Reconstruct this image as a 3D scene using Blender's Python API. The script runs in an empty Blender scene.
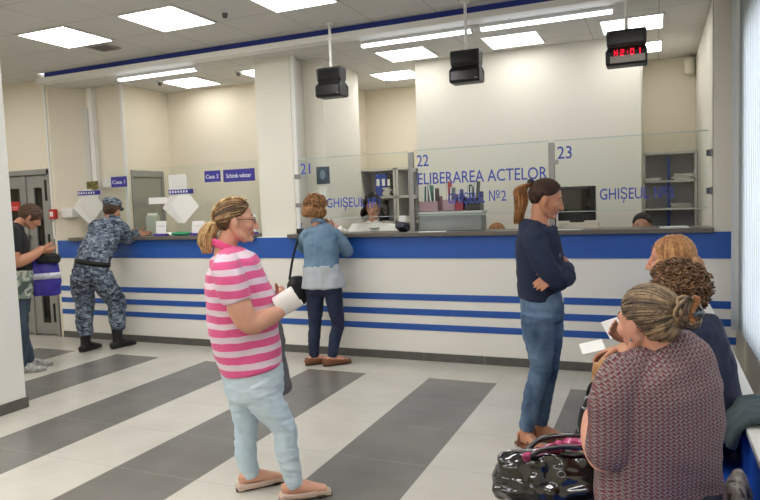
import bpy, bmesh, math, random
from mathutils import Vector, Matrix, noise
random.seed(7)
SC = bpy.context.scene
COL = SC.collection
PI = math.pi
V = Vector

# ------------------------------------------------------------------ colour and materials
def lin(c):
    return tuple(((x/255)/12.92 if x/255 <= .04045 else ((x/255+.055)/1.055)**2.4) for x in c) + (1.0,)

def mat(name, col, rough=.6, metal=0., spec=.5, bump=0., bscale=80., var=0., vscale=6., sss=0., coat=0., sheen=0.):
    m = bpy.data.materials.new(name); m.use_nodes = True
    nt = m.node_tree; b = nt.nodes['Principled BSDF']
    b.inputs['Base Color'].default_value = lin(col)
    b.inputs['Roughness'].default_value = rough; b.inputs['Metallic'].default_value = metal
    b.inputs['Specular IOR Level'].default_value = spec
    if coat: b.inputs['Coat Weight'].default_value = coat; b.inputs['Coat Roughness'].default_value = .08
    if sheen: b.inputs['Sheen Weight'].default_value = sheen
    if sss:
        b.inputs['Subsurface Weight'].default_value = sss; b.inputs['Subsurface Scale'].default_value = .01
        b.inputs['Subsurface Radius'].default_value = (1., .35, .2)
    tc = nt.nodes.new('ShaderNodeTexCoord')
    if var:
        n = nt.nodes.new('ShaderNodeTexNoise'); n.inputs['Scale'].default_value = vscale; n.inputs['Detail'].default_value = 4
        nt.links.new(tc.outputs['Object'], n.inputs['Vector'])
        r = nt.nodes.new('ShaderNodeValToRGB'); c = lin(col)
        r.color_ramp.elements[0].color = tuple(x*(1-var) for x in c[:3])+(1,); r.color_ramp.elements[0].position = .3
        r.color_ramp.elements[1].color = tuple(min(1, x*(1+var)) for x in c[:3])+(1,); r.color_ramp.elements[1].position = .7
        nt.links.new(n.outputs['Fac'], r.inputs['Fac']); nt.links.new(r.outputs['Color'], b.inputs['Base Color'])
    if bump:
        n = nt.nodes.new('ShaderNodeTexNoise'); n.inputs['Scale'].default_value = bscale; n.inputs['Detail'].default_value = 5
        nt.links.new(tc.outputs['Object'], n.inputs['Vector'])
        bp = nt.nodes.new('ShaderNodeBump'); bp.inputs['Strength'].default_value = bump; bp.inputs['Distance'].default_value = .004
        nt.links.new(n.outputs['Fac'], bp.inputs['Height']); nt.links.new(bp.outputs['Normal'], b.inputs['Normal'])
    return m

def nodes(m): return m.node_tree, m.node_tree.nodes['Principled BSDF']

def math_node(nt, op, a, b=None):
    n = nt.nodes.new('ShaderNodeMath'); n.operation = op
    for i, v in enumerate((a, b)):
        if v is None: continue
        if isinstance(v, (int, float)): n.inputs[i].default_value = v
        else: nt.links.new(v, n.inputs[i])
    return n.outputs[0]

def ramp(nt, fac, stops, mode='CONSTANT'):
    r = nt.nodes.new('ShaderNodeValToRGB'); cr = r.color_ramp; cr.interpolation = mode
    while len(cr.elements) < len(stops): cr.elements.new(.5)
    for e, (p, c) in zip(cr.elements, stops): e.position = p; e.color = lin(c)
    nt.links.new(fac, r.inputs['Fac']); return r.outputs['Color']

def emit(name, col, strength):
    m = bpy.data.materials.new(name); m.use_nodes = True; nt = m.node_tree
    nt.nodes.clear(); o = nt.nodes.new('ShaderNodeOutputMaterial'); e = nt.nodes.new('ShaderNodeEmission')
    e.inputs['Color'].default_value = lin(col); e.inputs['Strength'].default_value = strength
    nt.links.new(e.outputs[0], o.inputs[0]); return m

def sep_obj(nt):
    tc = nt.nodes.new('ShaderNodeTexCoord'); s = nt.nodes.new('ShaderNodeSeparateXYZ')
    nt.links.new(tc.outputs['Object'], s.inputs[0]); return tc, s

# ------------------------------------------------------------------ mesh collecting
class MB:
    def __init__(s): s.v = []; s.f = []; s.m = []; s.mi = 0
    def add(s, vs, fs):
        o = len(s.v); s.v += [tuple(x) for x in vs]; s.f += [tuple(i+o for i in f) for f in fs]; s.m += [s.mi]*len(fs)
        return s
    def box(s, x0, x1, y0, y1, z0, z1):
        x0, x1 = min(x0,x1), max(x0,x1); y0, y1 = min(y0,y1), max(y0,y1); z0, z1 = min(z0,z1), max(z0,z1)
        return s.add([(x0,y0,z0),(x1,y0,z0),(x1,y1,z0),(x0,y1,z0),(x0,y0,z1),(x1,y0,z1),(x1,y1,z1),(x0,y1,z1)],
              [(0,3,2,1),(4,5,6,7),(0,1,5,4),(1,2,6,5),(2,3,7,6),(3,0,4,7)])
    def obox(s, M, dx, dy, dz):
        vs = [M @ V((a*dx/2, b*dy/2, c*dz/2)) for c in (-1,1) for (a,b) in ((-1,-1),(1,-1),(1,1),(-1,1))]
        return s.add(vs, [(0,3,2,1),(4,5,6,7),(0,1,5,4),(1,2,6,5),(2,3,7,6),(3,0,4,7)])
    def prism(s, pts, z0, z1):
        n = len(pts); vs = [(x,y,z0) for x,y in pts]+[(x,y,z1) for x,y in pts]
        return s.add(vs, [tuple(range(n-1,-1,-1)), tuple(range(n,2*n))]+[(i,(i+1)%n,n+(i+1)%n,n+i) for i in range(n)])
    def ell(s, c, r, M=None, nu=20, nv=12):
        c = V(c); M = M or Matrix.Identity(3); vs = [c + M @ V((0,0,-r[2]))]
        for j in range(1, nv):
            a = -PI/2+PI*j/nv
            for i in range(nu):
                t = 2*PI*i/nu; vs.append(c + M @ V((r[0]*math.cos(a)*math.cos(t), r[1]*math.cos(a)*math.sin(t), r[2]*math.sin(a))))
        vs.append(c + M @ V((0,0,r[2]))); L = len(vs)-1; fs = [(0, 1+(i+1)%nu, 1+i) for i in range(nu)]
        for j in range(nv-2):
            for i in range(nu): a = 1+j*nu; fs.append((a+i, a+(i+1)%nu, a+nu+(i+1)%nu, a+nu+i))
        a = 1+(nv-2)*nu; fs += [(a+i, a+(i+1)%nu, L) for i in range(nu)]
        return s.add(vs, fs)
    def tube(s, pts, rad, lat=None, n=16, dome=1., sq=2.0):
        pts = [V(p) for p in pts]; rad = [(r, r) if isinstance(r, (int, float)) else tuple(r) for r in rad]
        tan = [(pts[min(i+1,len(pts)-1)]-pts[max(i-1,0)]).normalized() for i in range(len(pts))]
        if dome:
            for end in (0, 1):
                k = 0 if end == 0 else -1; p = pts[k]; t = tan[k]*(-1 if end == 0 else 1); r = rad[k]; h = min(r)*dome
                ex = [(p+t*h*math.sin(a), (r[0]*math.cos(a), r[1]*math.cos(a))) for a in (.45, .9, 1.25, 1.5)]
                if end == 0:
                    pts = [e[0] for e in ex[::-1]]+pts; rad = [e[1] for e in ex[::-1]]+rad; tan = [tan[0]]*4+tan
                else:
                    pts = pts+[e[0] for e in ex]; rad = rad+[e[1] for e in ex]; tan = tan+[tan[-1]]*4
        l = V(lat) if lat is not None else (V((1,0,0)) if abs(tan[0].x) < .8 else V((0,1,0)))
        vs = []
        for p, r, t in zip(pts, rad, tan):
            a = (l - t*l.dot(t)).normalized(); b = t.cross(a).normalized()
            if lat is None: l = a
            for i in range(n):
                th = 2*PI*i/n; c, q = math.cos(th), math.sin(th)
                if sq != 2.0:
                    c = math.copysign(abs(c)**(2/sq), c); q = math.copysign(abs(q)**(2/sq), q)
                vs.append(p + a*(r[0]*c) + b*(r[1]*q))
        m = len(pts); fs = [tuple(range(n-1,-1,-1)), tuple(range((m-1)*n, m*n))]
        for j in range(m-1):
            for i in range(n): fs.append((j*n+i, j*n+(i+1)%n, (j+1)*n+(i+1)%n, (j+1)*n+i))
        return s.add(vs, fs)
    def mesh(s, name, mats=(), smooth=False):
        me = bpy.data.meshes.new(name); me.from_pydata(s.v, [], s.f)
        for m in mats: me.materials.append(m)
        me.polygons.foreach_set('material_index', [min(i, max(0,len(mats)-1)) for i in s.m])
        if smooth: me.polygons.foreach_set('use_smooth', [True]*len(me.polygons))
        me.update(); return me

def link(name, me, parent=None, loc=None, rotz=None):
    o = bpy.data.objects.new(name, me); COL.objects.link(o)
    if parent is not None: o.parent = parent
    if loc is not None: o.location = loc
    if rotz is not None: o.rotation_euler = (0, 0, rotz)
    return o

def obj(name, mb, mats, parent=None, bevel=0., smooth=False, seg=2):
    mats = mats if isinstance(mats, (list, tuple)) else [mats]
    o = link(name, mb.mesh(name, mats, smooth), parent)
    if bevel:
        md = o.modifiers.new('bevel', 'BEVEL'); md.width = bevel; md.segments = seg; md.limit_method = 'ANGLE'
    return o

def tag(o, label=None, cat=None, group=None, kind=None):
    if label: o['label'] = label
    if cat: o['category'] = cat
    if group: o['group'] = group
    if kind: o['kind'] = kind
    return o

def struct(name, mb, m, parent=None, bevel=0.):
    o = obj(name, mb, m, parent, bevel)
    if parent is None: o['kind'] = 'structure'
    return o

def thing(name, label, cat, loc=(0,0,0), rotz=0, group=None):
    o = link(name, None, None, loc, rotz); o.empty_display_size = .1
    return tag(o, label, cat, group)

def copy_thing(o, loc, label, group=None):
    c = o.copy(); COL.objects.link(c); c.location = loc; c['label'] = label
    if group: c['group'] = group
    for ch in o.children:
        d = ch.copy(); COL.objects.link(d); d.parent = c
        for g in ch.children:
            e = g.copy(); COL.objects.link(e); e.parent = d
    return c

def fuse(mb, voxel, smooth=3, wr=None, name='fused'):
    """one continuous surface out of overlapping closed pieces"""
    me = mb.mesh(name); o = link(name, me)
    r = o.modifiers.new('r', 'REMESH'); r.mode = 'VOXEL'; r.voxel_size = voxel; r.use_smooth_shade = True
    if smooth:
        sm = o.modifiers.new('s', 'SMOOTH'); sm.factor = .5; sm.iterations = smooth
    dg = bpy.context.evaluated_depsgraph_get(); out = bpy.data.meshes.new_from_object(o.evaluated_get(dg)); out.name = name
    bpy.data.objects.remove(o); bpy.data.meshes.remove(me)
    if wr:
        amp, sc, off = wr; nn = [v.normal.copy() for v in out.vertices]; sc = V(sc); off = V((off, off*1.7, off*.3))
        for v, n in zip(out.vertices, nn):
            p = V((v.co.x*sc.x, v.co.y*sc.y, v.co.z*sc.z))+off
            p += V((noise.noise(p*.6), noise.noise(p*.6+V((5,5,5))), 0))*.8
            v.co += n*amp*(noise.noise(p)+.5*noise.noise(p*2.1))
    out.polygons.foreach_set('use_smooth', [True]*len(out.polygons)); out.update()
    return out

def text_mesh(body, h=None, w=None, depth=.0015, name='lettering', bold=False):
    """lettering of cap height h (and width w), lying in local XZ, facing -Y, origin at its lower left"""
    cu = bpy.data.curves.new(name, 'FONT'); cu.body = body; cu.size = 1.; cu.extrude = .02; cu.resolution_u = 3
    cu.offset = 0. if '№' in body else .006
    o = bpy.data.objects.new(name, cu); COL.objects.link(o)
    dg = bpy.context.evaluated_depsgraph_get(); me = bpy.data.meshes.new_from_object(o.evaluated_get(dg))
    bpy.data.objects.remove(o)
    xs = [v.co.x for v in me.vertices]; x0, x1 = min(xs), max(xs); cap = .729
    sy = h/cap; sx = (w/(x1-x0)) if w else sy
    for v in me.vertices: v.co = V(((v.co.x-x0)*sx, v.co.z/.02*depth/2, v.co.y*sy))
    # turning XY text upright keeps it readable from -Y; its winding is mirrored, so flip
    bm = bmesh.new(); bm.from_mesh(me); bmesh.ops.recalc_face_normals(bm, faces=bm.faces[:]); bm.to_mesh(me); bm.free()
    me.name = name; return me

def letter(body, x, y, z, h, w, m, parent, depth=.0015, bold=False):
    me = text_mesh(body, h, w, depth, bold=bold); me.materials.clear(); me.materials.append(m)
    o = link('lettering', me, parent); o.location = (x, y, z); return o

# ------------------------------------------------------------------ materials of the place
M = {}
M['wall'] = mat('painted wall beige', (229,220,200), .75, bump=.05, bscale=220)
M['wall_white'] = mat('painted wall off white', (230,226,214), .7, bump=.05, bscale=220)
M['white'] = mat('white paint', (232,231,226), .5)
M['front'] = mat('white counter panel', (240,237,229), .45)
M['blue'] = mat('blue laminate', (38,90,176), .4)
M['stripe'] = mat('blue stripe', (38,88,172), .4)
M['navy'] = mat('navy board', (28,50,140), .5)
M['darkgrey'] = mat('dark grey skirting tile', (92,90,86), .45, var=.12, vscale=9)
M['granite'] = mat('grey granite worktop', (104,98,92), .3, var=.35, vscale=140)
M['steel'] = mat('brushed steel', (150,150,150), .35, metal=.85)
M['alu'] = mat('grey aluminium', (150,150,146), .45, metal=.25)
M['black'] = mat('black plastic', (16,16,18), .4)
M['blackmatte'] = mat('black matte', (13,13,14), .6)
M['screen'] = mat('dark screen', (12,13,16), .15)
M['red'] = mat('red plastic', (190,40,40), .4)
M['paper'] = mat('white paper', (240,239,235), .8)
M['papergrey'] = mat('printed paper', (222,221,215), .8, var=.08, vscale=160)
M['signblue'] = mat('indigo sign', (56,52,146), .5)
M['signwhite'] = mat('sign lettering white', (232,232,240), .5)
M['textblue'] = mat('blue film lettering', (62,84,184), .5)
M['green'] = mat('green plastic', (30,150,104), .4)
M['greybox'] = mat('grey plastic box', (142,147,146), .5)
M['pinkbox'] = mat('mauve plastic tray', (176,140,152), .5)
M['shelf'] = mat('grey board', (196,195,190), .5)
M['shelfwhite'] = mat('pale shelf board', (206,204,196), .5)
M['shelfdark'] = mat('grey cabinet back', (206,207,210), .6)
M['binder_blue'] = mat('blue binder', (34,72,170), .5)
M['binder_dark'] = mat('dark folder', (44,46,62), .5)
M['teal'] = mat('teal folder', (70,150,140), .5)
M['crimson'] = mat('crimson folder', (170,44,70), .5)
M['bluebench'] = mat('blue bench laminate', (36,90,190), .45)
M['benchwhite'] = mat('white bench board', (226,224,216), .45)
M['lightmetal'] = mat('lamp frame white', (215,215,212), .5)
M['panel'] = emit('lit hall panel', (252,251,250), 8.5); M['panel_office'] = emit('lit office panel', (252,251,248), 4.2)
M['tube'] = emit('lit tube', (240,246,255), 4.0)
M['led'] = emit('red led', (255,20,45), 1.6)
M['beigebin'] = mat('cream plastic', (224,216,198), .5)

def floor_mat():
    m = mat('tiled floor', (200,196,186), .22); nt, b = nodes(m)
    g = nt.nodes.new('ShaderNodeNewGeometry'); s = nt.nodes.new('ShaderNodeSeparateXYZ'); nt.links.new(g.outputs['Position'], s.inputs[0])
    X, Y = s.outputs['X'], s.outputs['Y']
    u = math_node(nt, 'DIVIDE', math_node(nt, 'ADD', X, 1.835+24), 1.2)
    dark = math_node(nt, 'LESS_THAN', math_node(nt, 'FRACT', u), .5)
    dark = math_node(nt, 'MULTIPLY', dark, math_node(nt, 'LESS_THAN', Y, 5.29))
    def line(c, off, per, w):
        f = math_node(nt, 'FRACT', math_node(nt, 'DIVIDE', math_node(nt, 'ADD', c, off), per))
        return math_node(nt, 'LESS_THAN', f, w/per)
    gr = math_node(nt, 'MAXIMUM', line(X, 24+1.835, .6, .004), line(Y, 24-.49, .6, .005))
    n = nt.nodes.new('ShaderNodeTexNoise'); n.inputs['Scale'].default_value = 3.; n.inputs['Detail'].default_value = 6
    nt.links.new(g.outputs['Position'], n.inputs['Vector'])
    light = ramp(nt, n.outputs['Fac'], [(.3, (196,192,180)), (.7, (208,204,193))], 'LINEAR')
    dk = ramp(nt, n.outputs['Fac'], [(.3, (112,110,104)), (.7, (124,122,116))], 'LINEAR')
    mx = nt.nodes.new('ShaderNodeMix'); mx.data_type = 'RGBA'; nt.links.new(dark, mx.inputs['Factor'])
    nt.links.new(light, mx.inputs['A']); nt.links.new(dk, mx.inputs['B'])
    m2 = nt.nodes.new('ShaderNodeMix'); m2.data_type = 'RGBA'; nt.links.new(math_node(nt, 'MULTIPLY', gr, .55), m2.inputs['Factor'])
    nt.links.new(mx.outputs['Result'], m2.inputs['A']); m2.inputs['B'].default_value = lin((158,154,144))
    nt.links.new(m2.outputs['Result'], b.inputs['Base Color']); b.inputs['Specular IOR Level'].default_value = .4
    b.inputs['Roughness'].default_value = .24
    return m
M['floor'] = floor_mat()

def ceil_mat():
    m = mat('ceiling tiles', (204,203,198), .85); nt, b = nodes(m)
    g = nt.nodes.new('ShaderNodeNewGeometry'); s = nt.nodes.new('ShaderNodeSeparateXYZ'); nt.links.new(g.outputs['Position'], s.inputs[0])
    def line(c, off):
        f = math_node(nt, 'FRACT', math_node(nt, 'DIVIDE', math_node(nt, 'ADD', c, off), .6))
        return math_node(nt, 'LESS_THAN', f, .014)
    gr = math_node(nt, 'MAXIMUM', line(s.outputs['X'], 24-.03), line(s.outputs['Y'], 24+.52))
    mx = nt.nodes.new('ShaderNodeMix'); mx.data_type = 'RGBA'; nt.links.new(gr, mx.inputs['Factor'])
    mx.inputs['A'].default_value = lin((214,212,207)); mx.inputs['B'].default_value = lin((176,174,168))
    nt.links.new(mx.outputs['Result'], b.inputs['Base Color']); return m
M['ceiling'] = ceil_mat()

def glass_mat(name, tint=(252,254,253), refl=1.0):
    m = bpy.data.materials.new(name); m.use_nodes = True; nt = m.node_tree; nt.nodes.clear()
    o = nt.nodes.new('ShaderNodeOutputMaterial'); t = nt.nodes.new('ShaderNodeBsdfTransparent'); t.inputs[0].default_value = lin(tint)
    g = nt.nodes.new('ShaderNodeBsdfGlossy'); g.inputs['Roughness'].default_value = .02
    fr = nt.nodes.new('ShaderNodeFresnel'); fr.inputs['IOR'].default_value = 1.45
    mx = nt.nodes.new('ShaderNodeMixShader')
    gm_ = nt.nodes.new('ShaderNodeNewGeometry'); front = math_node(nt, 'SUBTRACT', 1., gm_.outputs['Backfacing'])
    nt.links.new(math_node(nt, 'MULTIPLY', math_node(nt, 'MULTIPLY', fr.outputs[0], refl), front), mx.inputs[0])
    nt.links.new(t.outputs[0], mx.inputs[1]); nt.links.new(g.outputs[0], mx.inputs[2]); nt.links.new(mx.outputs[0], o.inputs[0]); return m
M['glass'] = glass_mat('clear counter glass')
M['edge'] = mat('polished glass edge', (196,210,206), .2); M['doorglass'] = glass_mat('grey door glass', (190,190,182))
M['acrylic'] = glass_mat('clear acrylic', (242,244,246))

def blind_mat():
    m = mat('vertical blind fabric', (226,230,232), .8); nt, b = nodes(m)
    t = nt.nodes.new('ShaderNodeBsdfTranslucent'); t.inputs[0].default_value = lin((222,228,232))
    mx = nt.nodes.new('ShaderNodeMixShader'); mx.inputs[0].default_value = .35
    out = nt.nodes['Material Output']; nt.links.new(b.outputs[0], mx.inputs[1]); nt.links.new(t.outputs[0], mx.inputs[2]); nt.links.new(mx.outputs[0], out.inputs[0])
    return m
M['blind'] = blind_mat()

# ------------------------------------------------------------------ camera
cam_d = bpy.data.cameras.new('camera'); cam = bpy.data.objects.new('camera', cam_d); COL.objects.link(cam); SC.camera = cam
FPX = 648.608; yaw, pit, rol = (math.radians(a) for a in (23.1003, 4.19425, -2.04430))
fwd = V((-math.sin(yaw)*math.cos(pit), math.cos(yaw)*math.cos(pit), -math.sin(pit)))
rt = V((math.cos(yaw), math.sin(yaw), 0)); up = rt.cross(fwd)
r2 = rt*math.cos(rol)+up*math.sin(rol); u2 = -rt*math.sin(rol)+up*math.cos(rol)
mw = Matrix((r2, u2, -fwd)).transposed().to_4x4(); mw.translation = (0, 0, 1.55); cam.matrix_world = mw
cam_d.sensor_width = 36; cam_d.lens = 36*FPX/760; cam_d.clip_start = .02; cam_d.clip_end = 200
SC.view_settings.view_transform = 'Standard'; SC.view_settings.look = 'None'; SC.view_settings.exposure = .76; SC.view_settings.gamma = 1.
SC.view_settings.use_curve_mapping = False
SC.cycles.use_denoising = True; SC.cycles.max_bounces = 8; SC.cycles.transparent_max_bounces = 16
SC.cycles.caustics_reflective = False; SC.cycles.caustics_refractive = False
w = bpy.data.worlds.new('daylight'); SC.world = w; w.use_nodes = True
w.node_tree.nodes['Background'].inputs[0].default_value = lin((240,243,247)); w.node_tree.nodes['Background'].inputs[1].default_value = 2.2

# ------------------------------------------------------------------ the room
ZF, ZO = 3.2, 3.1           # ceiling heights in front of and behind the blue board
struct('floor', MB().box(-9, 3.0, -3.6, 8.8, -.1, 0), M['floor'])
c = MB().box(-9, .75, -3.6, 5.6, ZF, ZF+.1); struct('ceiling', c, M['ceiling'])
struct('ceiling_office', MB().box(-6.75, .75, 5.66, 8.8, ZO, ZO+.1), M['ceiling'])
struct('ceiling_edge', MB().box(-9, -6.7, 5.6, 6.4, ZF, ZF+.1), M['ceiling'])
bm_ = struct('beam', MB().box(-6.7, .62, 5.58, 5.72, ZO-.008, ZO+.045), M['white'])
struct('trim_board', MB().box(-6.58, .62, 5.60, 5.66, ZO+.045, ZF), M['navy'], bm_)
# door wall on the left, level with the counter front; opening for the door
w1 = MB(); w1.box(-9, -7.98, 5.88, 6.02, 0, ZF); w1.box(-7.98, -6.93, 5.88, 6.02, 2.115, ZF); w1.box(-6.925, -6.88, 5.88, 6.02, 0, ZF)
struct('wall_front', w1, M['wall'])
struct('wall_corner', MB().prism([(-6.88,5.88),(-6.60,6.2),(-6.70,6.3),(-6.98,6.0)], 0, ZF), M['wall'])
struct('wall_side', MB().box(-6.70, -6.04, 6.2, 6.32, 0, ZO), M['wall'])
ws = MB(); ws.box(-6.12, -6.0, 6.21, 6.26, 0, ZO); ws.box(-6.12, -6.0, 6.26, 6.84, 2.06, ZO); ws.box(-6.12, -6.0, 6.84, 7.05, 0, ZO)
struct('wall_office_left', ws, M['wall'])
struct('wall_back_left', MB().box(-6.12, -3.5, 7.0, 7.12, 0, ZO), M['wall'])
struct('wall_back', MB().box(-3.85, .7, 8.4, 8.55, 0, ZO), M['wall'])
struct('wall_office_middle', MB().box(-2.47, -.13, 6.97, 8.4, 0, ZO), M['wall_white'])
struct('column', MB().box(-3.7, -3.27, 6.25, 7.17, 0, ZO), M['wall_white'])
struct('column_side', MB().box(-3.93, -3.50, 5.97, 6.5, 0, ZO), M['wall_white'])
struct('wall_niche', MB().box(-3.85, -3.72, 7.1, 8.4, 0, ZO), M['wall'])
struct('wall_office_right', MB().box(.43, .62, 5.9, 8.4, 0, ZO), M['wall_white'], bevel=.01)
# right wall with its window
wr = MB(); X0, X1 = .66, .80
wr.box(X0, X1, -3.6, 5.95, 0, .5); wr.box(X0, X1, -3.6, 5.95, 2.75, ZF); wr.box(X0, X1, 5.5, 5.95, .5, 2.75); wr.box(X0, X1, -3.6, 1.0, .5, 2.75)
struct('wall_right', wr, M['wall'])
struct('wall_stub', MB().box(.43, .70, 5.895, 5.98, 0, ZF), M['wall_white'])
struct('wall_left', MB().box(-9.1, -9, -3.6, 7.1, 0, ZF), M['wall'])
struct('wall_rear', MB().box(-9, .75, -3.7, -3.6, 0, ZF), M['wall'])
# window behind the blinds
fr = MB()
for y in (1.03, 2.5, 4.0, 5.47): fr.box(.72, .78, y-.03, y+.03, .5, 2.75)
fr.box(.72, .78, 1.0, 5.5, .5, .56); fr.box(.72, .78, 1.0, 5.5, 2.69, 2.75)
wn = struct('window_1', MB().box(.745, .752, 1.0, 5.5, .52, 2.73), M['acrylic'])
struct('window_frame', fr, M['white'], wn)
# near pillar on the left
pl = struct('pillar', MB().box(-5.15, -4.69, 2.6, 3.6, 0, ZF), M['white'], bevel=.004)
struct('baseboard_pillar', MB().box(-5.16, -4.68, 2.59, 3.612, 0, .085), M['darkgrey'])
# pipes and trims in the left corner of the office
struct('trim_1', MB().box(-6.50, -6.43, 6.13, 6.2, 0, ZO), M['white'], bevel=.006)
struct('trim_2', MB().box(-6.63, -6.54, 6.16, 6.22, 0, 2.85), M['shelfwhite'], bevel=.004)
struct('trim_3', MB().box(-6.03, -5.99, 6.185, 6.205, 0, ZO), M['white'])
struct('trim_4', MB().box(-6.94, -6.91, 5.865, 5.88, 1.24, ZF), M['white'])

# door_1: grey aluminium door with a narrow side leaf
d = struct('door_1', MB().box(-7.96, -7.93, 5.87, 5.95, 0, 2.11), M['alu'])
f = MB(); f.box(-6.985, -6.935, 5.86, 5.96, 0, 2.115); f.box(-7.98, -6.935, 5.86, 5.96, 2.05, 2.115); f.box(-7.42, -7.375, 5.87, 5.95, 0, 2.05)
struct('door_frame', f, M['alu'], d, .004)
def leaf(x0, x1, s):
    m = MB(); m.box(x0, x0+s, 5.89, 5.94, .02, 2.04); m.box(x1-s, x1, 5.89, 5.94, .02, 2.04)
    m.box(x0+s, x1-s, 5.89, 5.94, .02, .16); m.box(x0+s, x1-s, 5.89, 5.94, 1.95-.06, 2.04)
    lf = obj('door_leaf', m, M['alu'], d, .003); obj('door_glass', MB().box(x0+s, x1-s, 5.912, 5.918, .16, 1.9), M['doorglass'], d)
leaf(-7.93, -7.42, .09); leaf(-7.375, -6.985, .125)
m = MB()
for z0, z1 in ((1.72, 1.98), (1.06, 1.3), (.18, .42)): m.box(-7.03, -7.0, 5.865, 5.89, z0, z1)
obj('hinge', m, M['blackmatte'], d)
hd = MB(); hd.tube([(-7.34,5.83,1.0),(-7.34,5.83,1.3)], [.012,.012]); hd.box(-7.348,-7.332,5.83,5.89,1.02,1.04); hd.box(-7.348,-7.332,5.83,5.89,1.26,1.28)
obj('door_handle', hd, M['steel'], d)
# a wall behind the door so that the glass looks into a corridor
struct('wall_corridor', MB().box(-9, -6.9, 7.0, 7.1, 0, ZF), M['shelf'])
struct('wall_corridor_end', MB().box(-6.98, -6.9, 6.03, 7.1, 0, ZF), M['wall'])
struct('ceiling_corridor', MB().box(-9, -6.7, 6.4, 7.5, 2.9, 3.0), M['ceiling'])
sg = thing('door_sign', 'small red sign stuck on the grey glass door', 'sign', (-7.60, 5.885, 1.68))
obj('plate', MB().box(-.09, .09, -.006, 0, -.075, .045), M['red'], sg)
obj('print', MB().box(-.06, .06, -.0075, -.006, -.03, -.018).box(-.05, .05, -.0075, -.006, -.055, -.043), mat('faded pink print', (222,150,150), .5), sg)
cp = thing('fire_call_point', 'red fire alarm call point on beige wall beside the door', 'alarm', (-6.885+.0, 5.855, 1.55))
obj('housing', MB().box(-.055, .045, -.03, .02, -.06, .06), M['red'], cp, .008); obj('button', MB().box(-.03, .02, -.036, -.03, -.03, .03), M['white'], cp)
bx = thing('junction_box', 'white junction box next to red alarm point', 'box', (-6.74, 5.97, 1.55))
obj('housing', MB().box(-.09, .09, -.05, .06, -.05, .06), M['white'], bx, .008)

# door_2: grey glazed frame in the left office wall
d2 = struct('door_2', MB().box(-6.10, -5.985, 6.26, 6.30, 0, 2.06), M['alu'])
g = MB(); g.box(-6.10, -5.985, 6.80, 6.84, 0, 2.06); g.box(-6.10, -5.985, 6.30, 6.80, 1.98, 2.06); g.box(-6.08, -6.0, 6.30, 6.80, .9, .98)
struct('door_frame', g, M['alu'], d2, .004); obj('door_glass', MB().box(-6.02, -6.01, 6.30, 6.80, .1, 1.98), mat('grey tinted pane', (150,147,136), .3), d2)

# ------------------------------------------------------------------ service counter
ct = thing('service_counter', 'long white counter front with blue band and stripes', 'counter', (-3.2, 5.88, 0))
CX0, CX1 = -6.88+3.2, .595+3.2
fp = obj('front_panel', MB().box(CX0, CX1, 0, .012, 0, 1.215), M['front'], ct)
obj('blue_band', MB().box(CX0, CX1, -.008, .0, 1.0, 1.218), M['blue'], ct)
for z0, z1 in ((.590, .652), (.445, .506), (.298, .358)):
    obj('stripe', MB().box(CX0, CX1, -.006, .0, z0, z1), M['stripe'], ct)
kb = MB(); x = CX0
while x < CX1:
    kb.box(x+.002, min(x+.597, CX1), -.012, .0, 0, .078); x += .6
obj('kickboard', kb, M['darkgrey'], ct)
lg = MB(); lg.box(-3.95+3.2, -3.50+3.2, .0, .085, 1.2, 1.225); obj('ledge', lg, M['front'], ct)
t1 = MB().box(-6.64, -3.94, 5.82, 6.19, 1.212, 1.252)
tag(obj('countertop', t1, M['granite'], None, .006), 'dark granite countertop at the cash desks on the left', 'countertop', 'granite countertops')
t2 = MB().box(-3.53, .43, 5.82, 6.24, 1.212, 1.252)
tag(obj('countertop', t2, M['granite'], None, .006), 'dark granite countertop in front of windows 21 to 23', 'countertop', 'granite countertops')

# posts, glass panes and their lettering
GY = 6.0; ZT = 1.252
po = thing('glass_post', 'tall white post reaching the ceiling beside window 21', 'post', (-3.475, GY, ZT))
obj('pole', MB().box(-.024, .024, -.024, .024, 0, ZO-ZT), M['white'], po, .004)
for z in (.30, .60): obj('clamp', MB().box(-.018, .05, -.036, -.02, z-.022, z+.022), M['steel'], po, .003)
for x, n in ((-2.2, '22'), (-.86, '23')):
    po = thing('glass_post', 'short grey metal post at left edge of window %s' % n, 'post', (x, GY, ZT), 0, 'metal glass posts')
    obj('pole', MB().box(-.022, .03, -.022, .022, 0, .775), M['steel'], po, .004)
    obj('foot_plate', MB().box(-.045, .05, -.04, .04, 0, .008), M['steel'], po)
    for z in (.34, .60): obj('clamp', MB().box(.02, .065, -.03, -.016, z-.02, z+.02), M['steel'], po, .003)
for z, l in ((1.86, 'upper small dark clamp holding glass to the wall by window 23'), (1.55, 'lower small dark clamp holding glass to the wall by window 23')):
    k = thing('glass_clamp', l, 'clamp', (.415, GY, z), 0, 'wall glass clamps')
    obj('jaw', MB().box(-.03, .014, -.02, .02, -.025, .025), mat('grey clamp', (96,98,104), .4, metal=.5), k, .003); obj('plate', MB().box(.0, .015, -.035, .03, -.03, .03), M['steel'], k)
def pane(x0, x1, z0, z1, label, texts):
    o = thing('glass_screen', label, 'glass', (x0, GY, z0), 0, 'counter glass panes')
    obj('glass', MB().box(0, x1-x0, -.004, .004, 0, z1-z0), M['glass'], o); obj('polished_edge', MB().box(0, x1-x0, -.005, .005, z1-z0, z1-z0+.007), M['edge'], o); obj('polished_edge', MB().box(0, x1-x0, -.005, .005, -.005, 0), M['edge'], o)
    for body, x, z, h, wd in texts: letter(body, x-x0, -.006, z-z0, h, wd, M['textblue'], o)
pane(-3.45, -2.23, 1.41, 2.03, 'clear counter glass numbered 21 with blue lettering', [('21', -3.43, 1.875, .115, .115), ('GHIȘEUL', -3.14, 1.515, .10, .435), ('№1', -2.67, 1.50, .10, .13)])
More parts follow.
